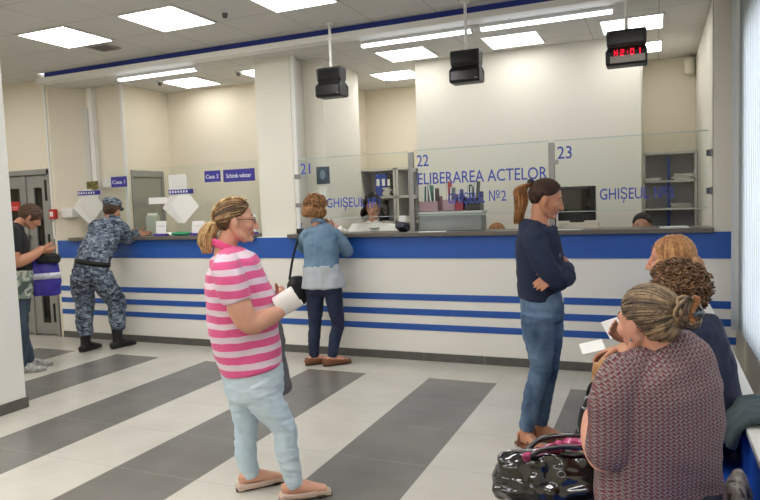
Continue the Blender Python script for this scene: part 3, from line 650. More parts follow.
SPEC = {
'pink': {'O': (-1.96, 2.86), 'ang': 34.42, 'h': 8, 'torso': [[-0.129, 0.0, 1.337, 0.075, 0.056], [-0.116, 0.0, 1.299, 0.13, 0.102], [-0.093, 0.0, 1.235, 0.175, 0.148], [-0.08, 0.0, 1.145, 0.19, 0.166], [-0.062, 0.0, 1.048, 0.19, 0.185], [-0.055, 0.0, 0.93, 0.185, 0.183], [-0.042, 0.0, 0.822, 0.195, 0.176], [-0.024, 0.0, 0.708, 0.21, 0.163]], 'pelvis': [[-0.03, 0.0, 0.794, 0.175, 0.158], [-0.021, 0.0, 0.675, 0.19, 0.159], [-0.013, 0.0, 0.566, 0.18, 0.152]], 'legR': [[-0.005, -0.09, 0.643, 0.112], [0.041, -0.095, 0.534, 0.0915], [0.122, -0.1, 0.4, 0.066], [0.137, -0.1, 0.258, 0.0609], [0.17, -0.1, 0.064, 0.0432]], 'legL': [[-0.064, 0.09, 0.6, 0.118], [-0.064, 0.095, 0.488, 0.0913], [-0.072, 0.1, 0.33, 0.0618], [-0.078, 0.1, 0.206, 0.0618], [-0.055, 0.1, 0.016, 0.0457]], 'armR': [[-0.118, -0.19, 1.244, 0.0766], [-0.097, -0.22, 1.162, 0.071], [-0.029, -0.225, 0.984, 0.0562], [0.06, -0.18, 0.99, 0.0496], [0.14, -0.1, 1.008, 0.033]], 'armL': [[-0.061, 0.19, 1.216, 0.0827], [-0.016, 0.23, 1.029, 0.0725], [0.022, 0.22, 0.902, 0.0556], [0.101, 0.1, 0.995, 0.0403], [0.132, 0.04, 1.035, 0.0344]], 'head': [-0.066, 0, 1.475, 3, -3, 0, 1.02], 'neck': [[-0.135, 0, 1.321]], 'tail': [[-0.193, 0, 1.459], [-0.222, 0, 1.388], [-0.222, 0.01, 1.309]]},
'navy': {'O': (-0.7, 4.03), 'ang': 9.85, 'h': 5, 'torso': [[0.028, 0.0, 1.402, 0.055, 0.069], [0.022, 0.0, 1.372, 0.1, 0.105], [0.03, 0.0, 1.322, 0.15, 0.125], [0.035, 0.0, 1.267, 0.162, 0.137], [0.04, 0.0, 1.187, 0.165, 0.143], [0.041, 0.0, 1.088, 0.16, 0.141], [0.033, 0.0, 1.007, 0.155, 0.129], [0.026, 0.0, 0.926, 0.165, 0.117]], 'pelvis': [[0.042, 0.0, 0.988, 0.145, 0.12], [0.05, 0.0, 0.895, 0.165, 0.129], [0.054, 0.0, 0.801, 0.165, 0.129]], 'legR': [[0.033, -0.085, 0.841, 0.1139], [0.03, -0.085, 0.712, 0.0989], [0.039, -0.085, 0.521, 0.0659], [-0.006, -0.07, 0.334, 0.0632], [-0.058, -0.07, 0.111, 0.0451]], 'legL': [[0.071, 0.085, 0.811, 0.1187], [0.081, 0.085, 0.677, 0.1], [0.09, 0.08, 0.505, 0.0655], [0.056, 0.07, 0.327, 0.0623], [0.028, 0.06, 0.108, 0.0466]], 'armR': [[0.011, -0.165, 1.297, 0.0676], [0.049, -0.2, 1.193, 0.0641], [0.131, -0.2, 1.062, 0.0553], [0.177, -0.08, 1.083, 0.051], [0.2, 0.04, 1.106, 0.0402]], 'armL': [[0.055, 0.165, 1.281, 0.0732], [0.122, 0.2, 1.155, 0.0706], [0.207, 0.19, 1.039, 0.0577], [0.162, 0.0, 1.056, 0.049], [0.137, -0.215, 1.105, 0.0377]], 'head': [0.087, 0, 1.529, 0, -18, 0, 1.0], 'neck': [[0.042, 0, 1.353]], 'tail': [[-0.061, 0, 1.601], [-0.063, 0, 1.503], [-0.089, 0, 1.375]]},
'denim': {'O': (-2.98, 5.5), 'ang': 28.45, 'h': 68, 'torso': [[0.002, 0.02, 1.364, 0.062, 0.05], [0.01, 0.02, 1.315, 0.139, 0.085], [0.025, 0.02, 1.228, 0.187, 0.11], [0.02, 0.01, 1.113, 0.177, 0.12], [0.016, 0.0, 1.017, 0.168, 0.12], [0.013, 0.0, 0.949, 0.177, 0.13]], 'pelvis': [[0.019, 0.0, 0.978, 0.153, 0.11], [0.023, 0.0, 0.822, 0.173, 0.125], [0.027, 0.0, 0.705, 0.183, 0.125]], 'legL': [[-0.059, 0.03, 0.725, 0.0914], [-0.065, 0.03, 0.568, 0.0818], [-0.073, 0.04, 0.39, 0.0626], [-0.088, 0.02, 0.256, 0.06], [-0.096, 0, 0.074, 0.0479]], 'legR': [[0.114, -0.05, 0.727, 0.0903], [0.127, -0.05, 0.571, 0.0808], [0.149, -0.04, 0.393, 0.0619], [0.114, -0.06, 0.262, 0.0593], [0.077, -0.08, 0.083, 0.0473]], 'armR': [[0.147, 0, 1.262, 0.0622], [0.201, 0.0, 1.183, 0.0622], [0.268, 0.06, 1.089, 0.058], [0.218, 0.2, 1.191, 0.0494], [0.144, 0.24, 1.292, 0.0348]], 'armL': [[-0.103, 0.05, 1.27, 0.0627], [-0.157, 0.14, 1.18, 0.0587], [-0.151, 0.22, 1.135, 0.0545], [-0.01, 0.32, 1.194, 0.0503], [0.073, 0.34, 1.23, 0.0353]], 'head': [-0.016, 0.03, 1.509, 32, -8, 0, 1.0], 'neck': [[0.006, 0.03, 1.334]]},
'soldier': {'O': (-5.84, 5.42), 'ang': 47.14, 'h': 62, 'torso': [[0.259, 0.16, 1.457, 0.081, 0.055], [0.229, 0.14, 1.412, 0.139, 0.1], [0.181, 0.1, 1.335, 0.179, 0.13], [0.115, 0.05, 1.225, 0.193, 0.135], [0.056, 0.0, 1.118, 0.191, 0.13], [0.019, -0.03, 1.032, 0.179, 0.125], [0.006, -0.03, 0.976, 0.179, 0.13]], 'pelvis': [[0.015, -0.03, 1.043, 0.174, 0.115], [-0.014, -0.03, 0.91, 0.194, 0.14], [-0.015, -0.03, 0.809, 0.2, 0.14]], 'legL': [[-0.1, 0.0, 0.846, 0.1343], [-0.11, 0.03, 0.686, 0.1235], [-0.101, 0.04, 0.502, 0.1012], [-0.121, 0.0, 0.35, 0.0951], [-0.111, -0.02, 0.181, 0.0781]], 'legR': [[0.084, -0.08, 0.839, 0.1329], [0.138, -0.06, 0.697, 0.1222], [0.225, -0.0, 0.533, 0.1063], [0.225, -0.02, 0.374, 0.0949], [0.224, -0.04, 0.204, 0.0779]], 'armR': [[0.268, 0.06, 1.389, 0.0958], [0.34, 0.08, 1.327, 0.0904], [0.393, 0.16, 1.252, 0.0799], [0.474, 0.22, 1.257, 0.0632], [0.532, 0.24, 1.266, 0.0461]], 'armL': [[0.079, 0.2, 1.372, 0.0975], [0.105, 0.34, 1.25, 0.0875], [0.171, 0.44, 1.219, 0.0767], [0.309, 0.5, 1.257, 0.0654], [0.422, 0.48, 1.264, 0.0475]], 'head': [0.25, 0.18, 1.55, 58, -14, 0, 1.05], 'neck': [[0.219, 0.16, 1.412]]},
'man': {'O': (-5.75, 4.5), 'ang': 51.95, 'h': 5, 'torso': [[-0.054, 0.0, 1.476, 0.065, 0.056], [-0.062, 0.0, 1.418, 0.14, 0.093], [-0.061, 0.0, 1.31, 0.19, 0.119], [-0.062, 0.0, 1.162, 0.19, 0.128], [-0.061, 0.0, 0.994, 0.185, 0.133], [-0.077, 0.0, 0.747, 0.19, 0.133]], 'pelvis': [[-0.065, 0.0, 0.865, 0.15, 0.12], [-0.083, 0.0, 0.718, 0.17, 0.12], [-0.096, 0.0, 0.6, 0.17, 0.115]], 'legR': [[-0.088, -0.09, 0.65, 0.0923], [-0.088, -0.09, 0.512, 0.0826], [-0.083, -0.09, 0.333, 0.068], [-0.092, -0.09, 0.195, 0.0631], [-0.086, -0.09, 0.035, 0.0534]], 'legL': [[-0.098, 0.09, 0.628, 0.0946], [-0.082, 0.09, 0.485, 0.0846], [-0.068, 0.09, 0.3, 0.0697], [-0.039, 0.09, 0.194, 0.0647], [-0.022, 0.09, 0.058, 0.0548]], 'armR': [[-0.088, -0.2, 1.385, 0.0765], [-0.087, -0.24, 1.272, 0.0713], [-0.072, -0.25, 1.119, 0.0594], [0.038, -0.19, 1.136, 0.0527], [0.147, -0.08, 1.191, 0.0365]], 'armL': [[-0.067, 0.2, 1.374, 0.0808], [-0.049, 0.23, 1.25, 0.0761], [-0.014, 0.23, 1.095, 0.0609], [0.087, 0.15, 1.143, 0.0502], [0.16, 0.06, 1.204, 0.0347]], 'head': [0.083, 0, 1.529, 3, -32, 0, 1.03], 'neck': [[-0.043, 0, 1.446]]},
'clerk': {'O': (-2.9, 6.78), 'ang': 23.16, 'h': -100, 'torso': [[-0.06, 0.0, 1.342, 0.08, 0.055], [-0.062, 0.0, 1.285, 0.205, 0.085], [-0.066, 0.0, 1.195, 0.262, 0.11], [-0.072, 0.0, 1.012, 0.239, 0.12], [-0.081, 0.0, 0.783, 0.228, 0.12], [-0.088, 0.0, 0.576, 0.252, 0.14]], 'pelvis': [[-0.085, 0.0, 0.668, 0.228, 0.12], [-0.09, 0.0, 0.53, 0.252, 0.14], [-0.093, 0.0, 0.438, 0.252, 0.14]], 'legR': [[-0.218, -0.02, 0.468, 0.0961], [-0.234, -0.25, 0.469, 0.0822], [-0.23, -0.42, 0.473, 0.0642], [-0.236, -0.4, 0.306, 0.059], [-0.248, -0.36, 0.033, 0.0431]], 'legL': [[0.033, -0.02, 0.459, 0.0961], [0.031, -0.25, 0.46, 0.0822], [0.03, -0.42, 0.464, 0.0642], [0.024, -0.4, 0.297, 0.059], [0.015, -0.36, 0.024, 0.0431]], 'armR': [[-0.257, 0, 1.247, 0.0737], [-0.323, -0.12, 1.187, 0.0669], [-0.372, -0.24, 1.195, 0.0603], [-0.415, -0.42, 1.249, 0.0481], [-0.435, -0.58, 1.299, 0.0313]], 'armL': [[0.141, 0, 1.233, 0.0737], [0.202, -0.05, 1.085, 0.0676], [0.231, -0.12, 1.01, 0.0613], [0.141, -0.3, 1.092, 0.0489], [0.076, -0.42, 1.167, 0.0321]], 'head': [-0.054, -0.03, 1.501, -100, -14, 4, 1.0], 'neck': [[-0.062, 0, 1.297]]},
'clerkblonde': {'O': (-1.54, 6.62), 'ang': 13.1, 'h': -95, 'torso': [[0.03, 0.0, 1.037, 0.072, 0.055], [0.029, 0.0, 0.985, 0.183, 0.085], [0.027, 0.0, 0.902, 0.225, 0.11], [0.023, 0.0, 0.725, 0.205, 0.12], [0.019, 0.0, 0.536, 0.205, 0.12], [0.014, 0.0, 0.347, 0.216, 0.14]], 'pelvis': [[0.016, 0.0, 0.41, 0.205, 0.12], [0.013, 0.0, 0.284, 0.215, 0.14], [0.011, 0.0, 0.199, 0.216, 0.14]], 'legR': [[-0.101, -0.02, 0.225, 0.0872], [-0.099, -0.22, 0.243, 0.0747], [-0.097, -0.38, 0.255, 0.0583], [-0.1, -0.38, 0.125, 0.0534], [-0.105, -0.36, -0.092, 0.039]], 'legL': [[0.124, -0.02, 0.224, 0.0872], [0.12, -0.22, 0.243, 0.0747], [0.117, -0.38, 0.255, 0.0583], [0.114, -0.38, 0.125, 0.0534], [0.11, -0.36, -0.09, 0.039]], 'armR': [[-0.157, 0, 0.937, 0.0669], [-0.2, -0.03, 0.815, 0.0615], [-0.223, -0.06, 0.694, 0.0561], [-0.158, -0.2, 0.701, 0.045], [-0.087, -0.32, 0.715, 0.0294]], 'armL': [[0.21, 0, 0.929, 0.0669], [0.247, -0.03, 0.808, 0.0615], [0.263, -0.06, 0.687, 0.0561], [0.199, -0.2, 0.696, 0.045], [0.127, -0.32, 0.712, 0.0294]], 'head': [0.032, -0.03, 1.163, -95, -30, 0, 1.0], 'neck': [[0.029, 0, 0.995]]},
'clerkdark': {'O': (-0.085, 6.62), 'ang': 0.74, 'h': -95, 'torso': [[-0.035, 0.0, 1.12, 0.061, 0.055], [-0.035, 0.0, 1.073, 0.159, 0.085], [-0.036, 0.0, 0.997, 0.194, 0.11], [-0.036, 0.0, 0.834, 0.176, 0.12], [-0.037, 0.0, 0.662, 0.177, 0.12], [-0.038, 0.0, 0.488, 0.186, 0.14]], 'pelvis': [[-0.038, 0.0, 0.546, 0.177, 0.12], [-0.039, 0.0, 0.431, 0.186, 0.14], [-0.039, 0.0, 0.353, 0.186, 0.14]], 'legR': [[-0.137, -0.02, 0.373, 0.0798], [-0.133, -0.22, 0.39, 0.0683], [-0.13, -0.38, 0.4, 0.0532], [-0.13, -0.38, 0.281, 0.0488], [-0.132, -0.36, 0.082, 0.0356]], 'legL': [[0.058, -0.02, 0.379, 0.0798], [0.056, -0.22, 0.396, 0.0683], [0.055, -0.38, 0.407, 0.0532], [0.054, -0.38, 0.289, 0.0488], [0.053, -0.36, 0.093, 0.0356]], 'armR': [[-0.195, 0, 1.026, 0.0612], [-0.231, -0.03, 0.914, 0.0562], [-0.249, -0.06, 0.801, 0.0513], [-0.191, -0.2, 0.808, 0.0411], [-0.128, -0.32, 0.823, 0.0269]], 'armL': [[0.122, 0, 1.024, 0.0612], [0.155, -0.03, 0.914, 0.0562], [0.171, -0.06, 0.805, 0.0513], [0.117, -0.2, 0.811, 0.0411], [0.057, -0.32, 0.824, 0.0269]], 'head': [-0.034, -0.03, 1.236, -95, -6, 0, 1.0], 'neck': [[-0.035, 0, 1.082]]},
'plaid': {'O': (0.02, 2.1), 'ang': -0.55, 'h': 146, 'torso': [[-0.043, 0.0, 1.074, 0.06, 0.06], [-0.029, 0.0, 1.053, 0.17, 0.1], [-0.015, 0.0, 1.014, 0.215, 0.125], [-0.009, 0.0, 0.947, 0.225, 0.14], [-0.012, 0.0, 0.86, 0.218, 0.15], [-0.019, 0.0, 0.765, 0.212, 0.15], [-0.017, 0.0, 0.671, 0.215, 0.15], [-0.017, 0.0, 0.576, 0.215, 0.15]], 'pelvis': [[0.0, 0.0, 0.626, 0.21, 0.16], [-0.006, 0.0, 0.546, 0.22, 0.17], [-0.012, 0.0, 0.465, 0.21, 0.16]], 'legL': [[-0.065, -0.1, 0.584, 0.0732], [-0.217, 0.0, 0.55, 0.074], [-0.38, 0.12, 0.479, 0.0625], [-0.376, 0.14, 0.27, 0.0536], [-0.363, 0.12, 0.046, 0.0375]], 'legR': [[-0.042, 0.1, 0.492, 0.0806], [-0.206, 0.22, 0.48, 0.0817], [-0.371, 0.36, 0.411, 0.0693], [-0.37, 0.38, 0.203, 0.0594], [-0.359, 0.36, -0.005, 0.0416]], 'armL': [[-0.105, -0.13, 1.023, 0.0638], [-0.133, -0.17, 0.956, 0.0612], [-0.154, -0.16, 0.796, 0.0519], [-0.2, -0.03, 0.793, 0.0408], [-0.215, 0.1, 0.819, 0.031]], 'armR': [[0.076, 0.12, 0.984, 0.0719], [0.063, 0.26, 0.834, 0.0698], [0.013, 0.32, 0.668, 0.0614], [-0.079, 0.36, 0.661, 0.045], [-0.137, 0.32, 0.69, 0.0324]], 'head': [-0.043, 0, 1.151, 140, -4, 0, 0.98], 'neck': [[-0.029, 0, 1.053]]},
'curly': {'O': (0.09, 2.92), 'ang': -1.77, 'h': 155, 'torso': [[0.02, 0.0, 1.051, 0.06, 0.055], [0.02, 0.0, 1.026, 0.15, 0.1], [0.025, 0.0, 0.972, 0.19, 0.125], [0.033, 0.0, 0.897, 0.2, 0.14], [0.044, 0.0, 0.806, 0.2, 0.155], [0.047, 0.0, 0.688, 0.22, 0.17]], 'pelvis': [[0.049, 0.0, 0.709, 0.19, 0.15], [0.046, 0.0, 0.637, 0.2, 0.16], [0.038, 0.0, 0.568, 0.19, 0.15]], 'legL': [[-0.014, -0.1, 0.662, 0.0748], [-0.133, -0.04, 0.661, 0.0724], [-0.272, 0.04, 0.636, 0.0578], [-0.274, 0.05, 0.461, 0.0497], [-0.267, 0.04, 0.228, 0.0351]], 'legR': [[0.016, 0.1, 0.611, 0.0801], [-0.102, 0.18, 0.62, 0.0779], [-0.247, 0.26, 0.592, 0.0621], [-0.249, 0.27, 0.424, 0.0534], [-0.241, 0.26, 0.205, 0.0377]], 'armL': [[-0.057, -0.14, 0.992, 0.0621], [-0.089, -0.18, 0.93, 0.0574], [-0.139, -0.15, 0.846, 0.0483], [-0.186, -0.05, 0.865, 0.0381], [-0.225, 0.05, 0.879, 0.0249]], 'armR': [[0.098, 0.14, 0.953, 0.0683], [0.061, 0.22, 0.841, 0.0657], [-0.033, 0.28, 0.756, 0.0558], [-0.149, 0.32, 0.805, 0.043], [-0.22, 0.28, 0.866, 0.0268]], 'head': [-0.014, 0, 1.129, 160, 0, 0, 0.97], 'neck': [[0.02, 0, 1.035]]},
'blonde': {'O': (0.09, 3.5), 'ang': -1.47, 'h': 178, 'torso': [[0.019, 0.0, 1.081, 0.055, 0.036], [0.028, 0.0, 1.056, 0.11, 0.068], [0.028, 0.0, 1.002, 0.165, 0.09], [0.032, 0.0, 0.927, 0.175, 0.099], [0.037, 0.0, 0.817, 0.17, 0.099], [0.039, 0.0, 0.691, 0.19, 0.105]], 'pelvis': [[0.043, 0.0, 0.717, 0.17, 0.097], [0.043, 0.0, 0.646, 0.18, 0.101], [0.037, 0.0, 0.585, 0.17, 0.1]], 'legL': [[0.018, -0.09, 0.667, 0.0763], [-0.093, -0.1, 0.681, 0.069], [-0.218, -0.1, 0.682, 0.0547], [-0.219, -0.1, 0.519, 0.0476], [-0.216, -0.1, 0.277, 0.0333]], 'legR': [[0.019, 0.09, 0.631, 0.0803], [-0.099, 0.1, 0.641, 0.073], [-0.23, 0.1, 0.642, 0.0579], [-0.231, 0.1, 0.48, 0.0504], [-0.228, 0.1, 0.235, 0.0353]], 'armL': [[0.022, -0.17, 1.019, 0.0606], [0.026, -0.2, 0.943, 0.0554], [0.018, -0.2, 0.848, 0.0439], [-0.078, -0.14, 0.84, 0.0376], [-0.163, -0.06, 0.849, 0.0241]], 'armR': [[0.02, 0.17, 0.969, 0.0667], [0.02, 0.2, 0.87, 0.0621], [0.001, 0.2, 0.773, 0.0492], [-0.099, 0.14, 0.812, 0.0407], [-0.187, 0.06, 0.886, 0.0249]], 'head': [-0.025, 0, 1.21, 180, -4, 0, 1.0], 'neck': [[0.01, 0, 1.066]]},
}
# ------------------------------------------------------------------ people
def frame(head):
    """head frame: forward X, left Y, up Z, in the person's own space"""
    x, y, z, yw, pt, rl, k = head; yw, pt, rl = (math.radians(a) for a in (yw, pt, rl))
    R = Matrix.Rotation(yw, 3, 'Z') @ Matrix.Rotation(-pt, 3, 'Y') @ Matrix.Rotation(rl, 3, 'X')
    return V((x, y, z)), R, k
class Head:
    def __init__(s, h): s.c, s.R, s.k = frame(h)
    def p(s, x, y, z): return s.c + s.R @ V((x*s.k, y*s.k, z*s.k))
    def d(s, x, y, z): return s.R @ V((x, y, z))
CC, CR = V((-.012, 0, .032)), V((.099, .082, .093))     # scalp ellipsoid
def hairline(z):
    T = [(-.12,-.07),(-.075,-.064),(-.04,-.042),(-.005,-.032),(.02,-.004),(.035,.03),(.05,.048),(.07,.060),(.09,.072),(.105,.09),(.13,.3)]
    if z <= T[0][0]: return T[0][1]
    for (a, b), (c, d) in zip(T, T[1:]):
        if z <= c: return b+(d-b)*(z-a)/(c-a)
    return .3
def scalp(d, r=1.): return CC + V((CR.x*d.x*r, CR.y*d.y*r, CR.z*d.z*r))

def head_pieces(mb, H):
    k = H.k; e = lambda c, r: mb.ell(H.p(*c), [x*k for x in r], H.R, 20, 14)
    e((-.012,0,.032), (.091,.074,.083))
    pts = [(.022,0,.06),(.026,0,.03),(.027,0,-.005),(.031,0,-.035),(.040,0,-.065),(.047,0,-.088)]
    rr = [(.058,.052),(.062,.060),(.061,.060),(.055,.056),(.042,.045),(.024,.028)]
    mb.tube([H.p(*p) for p in pts], [(a*k, b*k) for a, b in rr], lat=H.d(0,1,0), n=24, dome=.6)
    mb.tube([H.p(.086,0,.022), H.p(.094,0,.002), H.p(.105,0,-.020), H.p(.107,0,-.027)], [.007*k,.009*k,.0115*k,.011*k], n=10)
    for s in (-1, 1):
        e((.094,s*.011,-.029), (.011,.008,.008)); e((.056,s*.036,-.016), (.030,.022,.026))
        e((.066,s*.031,.030), (.018,.022,.007)); e((.0735,s*.031,.0195), (.0115,.017,.0055)); e((.074,s*.031,.003), (.010,.015,.004))
        mb.tube([H.p(-.012,s*.062,-.03), H.p(.015,s*.05,-.068), H.p(.045,s*.02,-.09)], [.018*k,.018*k,.016*k], n=10)
        Re = H.R @ Matrix.Rotation(-.25, 3, 'Y') @ Matrix.Rotation(s*.3, 3, 'Z')
        mb.ell(H.p(-.010,s*.079,-.002), (.019*k,.0075*k,.031*k), Re, 14, 10); mb.ell(H.p(-.004,s*.077,-.026), (.010*k,.006*k,.010*k), Re, 10, 8)
    e((.088,0,-.0505), (.008,.020,.0055)); e((.0845,0,-.0600), (.008,.017,.006)); e((.075,0,-.088), (.014,.020,.014))

def hand_pieces(mb, w, d, n, l, curl, k=1.):
    d, n, l = d.normalized(), n.normalized(), l.normalized()
    mb.tube([w-d*.02*k, w+d*.02*k, w+d*.06*k, w+d*.088*k], [(.026*k,.021*k),(.033*k,.018*k),(.040*k,.0155*k),(.039*k,.0125*k)], lat=l, n=16, dome=.7)
    for i, (off, L) in enumerate(((.030,.072),(.010,.080),(-.010,.074),(-.029,.058))):
        p = w+d*.082*k+l*off*k; a = 0.; pts = [p]; fan_ = l*(off*.9)
        for f, c in ((.46,.55),(.31,.95),(.23,.7)):
            a += curl*c; q = (d*math.cos(a)+n*math.sin(a)+fan_*.6).normalized(); p = p+q*L*f*k; pts.append(p)
        mb.tube(pts, [.0095*k,.0088*k,.008*k,.0068*k], n=10, dome=.8)
    p = w+d*.022*k+l*.026*k; q1 = (d*.6+l*.75+n*.35).normalized(); q2 = (d*.9+l*.25+n*.5).normalized()
    mb.tube([p, p+q1*.040*k, p+q1*.040*k+q2*.03*k, p+q1*.04*k+q2*.055*k], [.014*k,.0115*k,.010*k,.008*k], n=10, dome=.8)

def foot_pieces(mb, a, ang, k=1., up=0.):
    f = V((math.cos(ang), math.sin(ang), 0)); l = V((-f.y, f.x, 0)); g = V((a.x, a.y, up))
    pts = [g-f*.055*k+V((0,0,.038)), g-f*.02*k+V((0,0,.045)), g+f*.04*k+V((0,0,.042)), g+f*.11*k+V((0,0,.026)), g+f*.165*k+V((0,0,.017))]
    mb.tube(pts, [(.029*k,.036),(.034*k,.044),(.037*k,.040),(.043*k,.025),(.036*k,.016)], lat=l, n=16, dome=.7)

def limb_cut(pts, f0, f1, k=8):
    """dense points and radii of a limb between two fractions of its length"""
    P = [V(p[:3]) for p in pts]; R = [p[3] for p in pts]; D = crv(P, k); n = len(D)-1
    RR = []
    for i in range(n+1):
        t = i/k; j = min(int(t), len(R)-2); u = t-j; RR.append(R[j]*(1-u)+R[j+1]*u)
    i0, i1 = round(f0*n), round(f1*n); return D[i0:i1+1], RR[i0:i1+1]

def torso_tube(mb, rows, lat, shrink=0., dome=.25, sq=2.3, k=5):
    P = crv([r[:3] for r in rows], k); A = []
    for i in range(len(P)):
        t = i/k; j = min(int(t), len(rows)-2); u = t-j; u = u*u*(3-2*u)
        A.append((max(.02, rows[j][3]*(1-u)+rows[j+1][3]*u-shrink), max(.02, rows[j][4]*(1-u)+rows[j+1][4]*u-shrink)))
    mb.tube(P, A, lat=lat, n=32, dome=dome, sq=sq)

PEOPLE = {}
def person(key, label, skin, o):
    S = SPEC[key]; h = math.radians(S['h']); lat = V((-math.sin(h), math.cos(h), 0)); fw = V((math.cos(h), math.sin(h), 0)); vx = o.get('voxel', .006)
    H = Head(S['head']); T = S['torso']; Pv = S['pelvis']; neck = V(S['neck'][0])
    for side, sg in (('R', -1), ('L', 1)):
        L = S['leg'+side]
        if o.get('seat'):                                   # seated: thighs forward, shins down
            hz = o['seat']; c = V(Pv[0][:3]); hip = V((c.x, c.y, hz+.035))+lat*sg*.10-fw*.0; kn = hip+fw*.40+V((0,0,-.025)); kn += lat*sg*.0
            an = V((kn.x, kn.y, .06))+fw*.03
            L = [list(hip)+[.085], list(hip.lerp(kn,.5))+[.080], list(kn)+[.064], list(kn.lerp(an,.45))+[.058], list(an)+[.042]]; S['leg'+side] = L
        elif L[-1][2] < .09 or o.get('plant'):
            L[-1][2] = max(L[-1][2], .07)
    if o.get('seat'):
        c = V(Pv[0][:3]); hz = o['seat']; S['pelvis'] = Pv = [[c.x,c.y,hz+.20,.185,.14],[c.x,c.y,hz+.10,.20,.155],[c.x,c.y,hz+.05,.19,.15],[c.x,c.y,hz+.015,.16,.12]]
        T = [r for r in T if r[2] > hz+.14]; T = T+[[c.x,c.y,hz+.10,T[-1][3]+.005,T[-1][4]]]
    elif o.get('stand'):                                     # hidden lower body standing on the floor
        c = V(T[3][:3]); T = T[:4]+[[c.x,c.y,.92,.2,.12]]; S['pelvis'] = Pv = [[c.x,c.y,.98,.19,.12],[c.x,c.y,.86,.2,.13],[c.x,c.y,.78,.19,.13]]
        for side, sg in (('R', -1), ('L', 1)):
            S['leg'+side] = [list(c+lat*sg*.09-V((0,0,c.z-z)))+[r] for z, r in ((.8,.1),(.62,.085),(.44,.062),(.28,.06),(.07,.045))]
    # ---- the body, one continuous skin
    b = MB(); torso_tube(b, T[:-1]+[T[-1][:3]+[T[-1][3]-.03,T[-1][4]-.03]], lat, .016); torso_tube(b, Pv, lat, .034)
    up = H.p(-.022,0,-.045); b.tube(crv([neck+V((0,0,-.05)), neck.lerp(up,.35)+V((0,0,-.0)), up, H.p(-.015,0,0)], 4), [x*o.get('neckw',1.) for x in ([.058]*4+[.052]*4+[.050]*4+[.048])], n=20, dome=.3)
    head_pieces(b, H)
    for side, sg in (('R', -1), ('L', 1)):
        A = S['arm'+side]; cov = o.get('sleeve', .3); D, RR = limb_cut(A, 0, 1)
        rr = [r-(.010 if i/len(D) < cov else 0) for i, r in enumerate(RR)]
        b.tube(D, rr, n=16); w = D[-1]; d = (D[-1]-D[-5]).normalized()
        d = o.get('hd', {}).get(side, d); d = V(d).normalized()
        n = o.get('hn', {}).get(side); tc = V(T[2][:3])
        if n is None: n = (tc-w); n.z = 0
        n = V(n); n = (n-d*n.dot(d)).normalized(); l = d.cross(n)
        if l.z < 0: l = -l
        hand_pieces(b, w, d, n, l, o.get('curl', {}).get(side, .5), o.get('handk', .97))
        D, RR = limb_cut(S['leg'+side], 0, 1); ba = o.get('barelegs', 1.0)
        b.tube(D, [max(.03, r-.018) if i/len(D) < ba else r for i, r in enumerate(RR)], n=16, dome=.12)
        an = D[-1]; b.tube([an, V((an.x, an.y, .06))], [.040,.036], n=14)
        foot_pieces(b, an, h+math.radians(o.get('toe', {}).get(side, 6*sg)), o.get('footk', .97), o.get('heel', .015))
    me = fuse(b, vx, 2, name='person'); me.materials.append(skin); me.materials.append(o.get('lips', M['lips']))
    ic = H.R.inverted()
    for p in me.polygons:
        q = ic @ (V(p.center)-H.c)/H.k
        if q.x > .07 and abs(q.y) < .024 and ((q.y/.023)**2+((q.z+.055)/.0115)**2) < 1: p.material_index = 1
    root = link('person', me, None, (S['O'][0], S['O'][1], 0), math.radians(S['ang'])); tag(root, label, 'person', o.get('group'))
    PEOPLE[key] = root; C = {'root': root, 'H': H, 'T': T, 'P': Pv, 'lat': lat, 'fw': fw, 'S': S, 'h': h}
    for s in (-1, 1):
        ey = MB().ell(H.p(.0695,s*.031,.0105), [.0125*H.k]*3, H.R, 16, 12); em = ey.mesh('eye', [M['eyewhite'], M['iris']], True)
        for p in em.polygons:
            q = ic @ (V(p.center)-H.p(.0695,s*.031,.0105)); q.normalize(); p.material_index = 1 if (q.x > .70) else 0
        link('eye', em, root)
        br = MB().tube([H.p(.079,s*.014,.032), H.p(.081,s*.030,.037), H.p(.071,s*.048,.033)], [(.0022,.0035),(.0026,.004),(.0018,.0025)], n=8)
        obj('eyebrow', br, o.get('brow', M['hair_dark']), root, smooth=True)
    # ---- clothes
    g = MB(); torso_tube(g, T, lat, 0., .12, 2.35)
    for side in 'RL':
        D, RR = limb_cut(S['arm'+side], 0, o.get('sleeve', .3)); n_ = len(D)
        g.tube(D, [r+.004+.006*(i/n_) for i, r in enumerate(RR)], n=20, dome=.15)
        sh = V(S['arm'+side][0][:3]); g.ell(sh, [S['arm'+side][0][3]*1.04]*3)
        tp = V(T[1][:3]); g.tube([tp.lerp(sh,.25), sh], [S['arm'+side][0][3]*.85, S['arm'+side][0][3]*.95], n=14)
    top = fuse(g, o.get('cvox', vx*1.15), o.get('csm', 5), o.get('wr', (.007,(9,9,13),len(key)*3.1)), 'shirt'); top.materials.append(o['top']); C['top'] = link(o.get('topname', 'shirt'), top, root)
    if o.get('collar'):
        cm_ = MB(); r0 = o['collar']; nb = V(T[0][:3]); 
        ring = [nb+lat*(r0*math.cos(t))+fw*(r0*.95*math.sin(t))+V((0,0,.012-.03*math.sin(t))) for t in [PI/2+i*2*PI/22 for i in range(1, 22)]]
        cm_.tube(ring, [(.020,.006)]*len(ring), n=10, lat=None if False else (0,0,1)); 
        obj('collar', cm_, o.get('collarm', o['top']), C['top'], smooth=True)
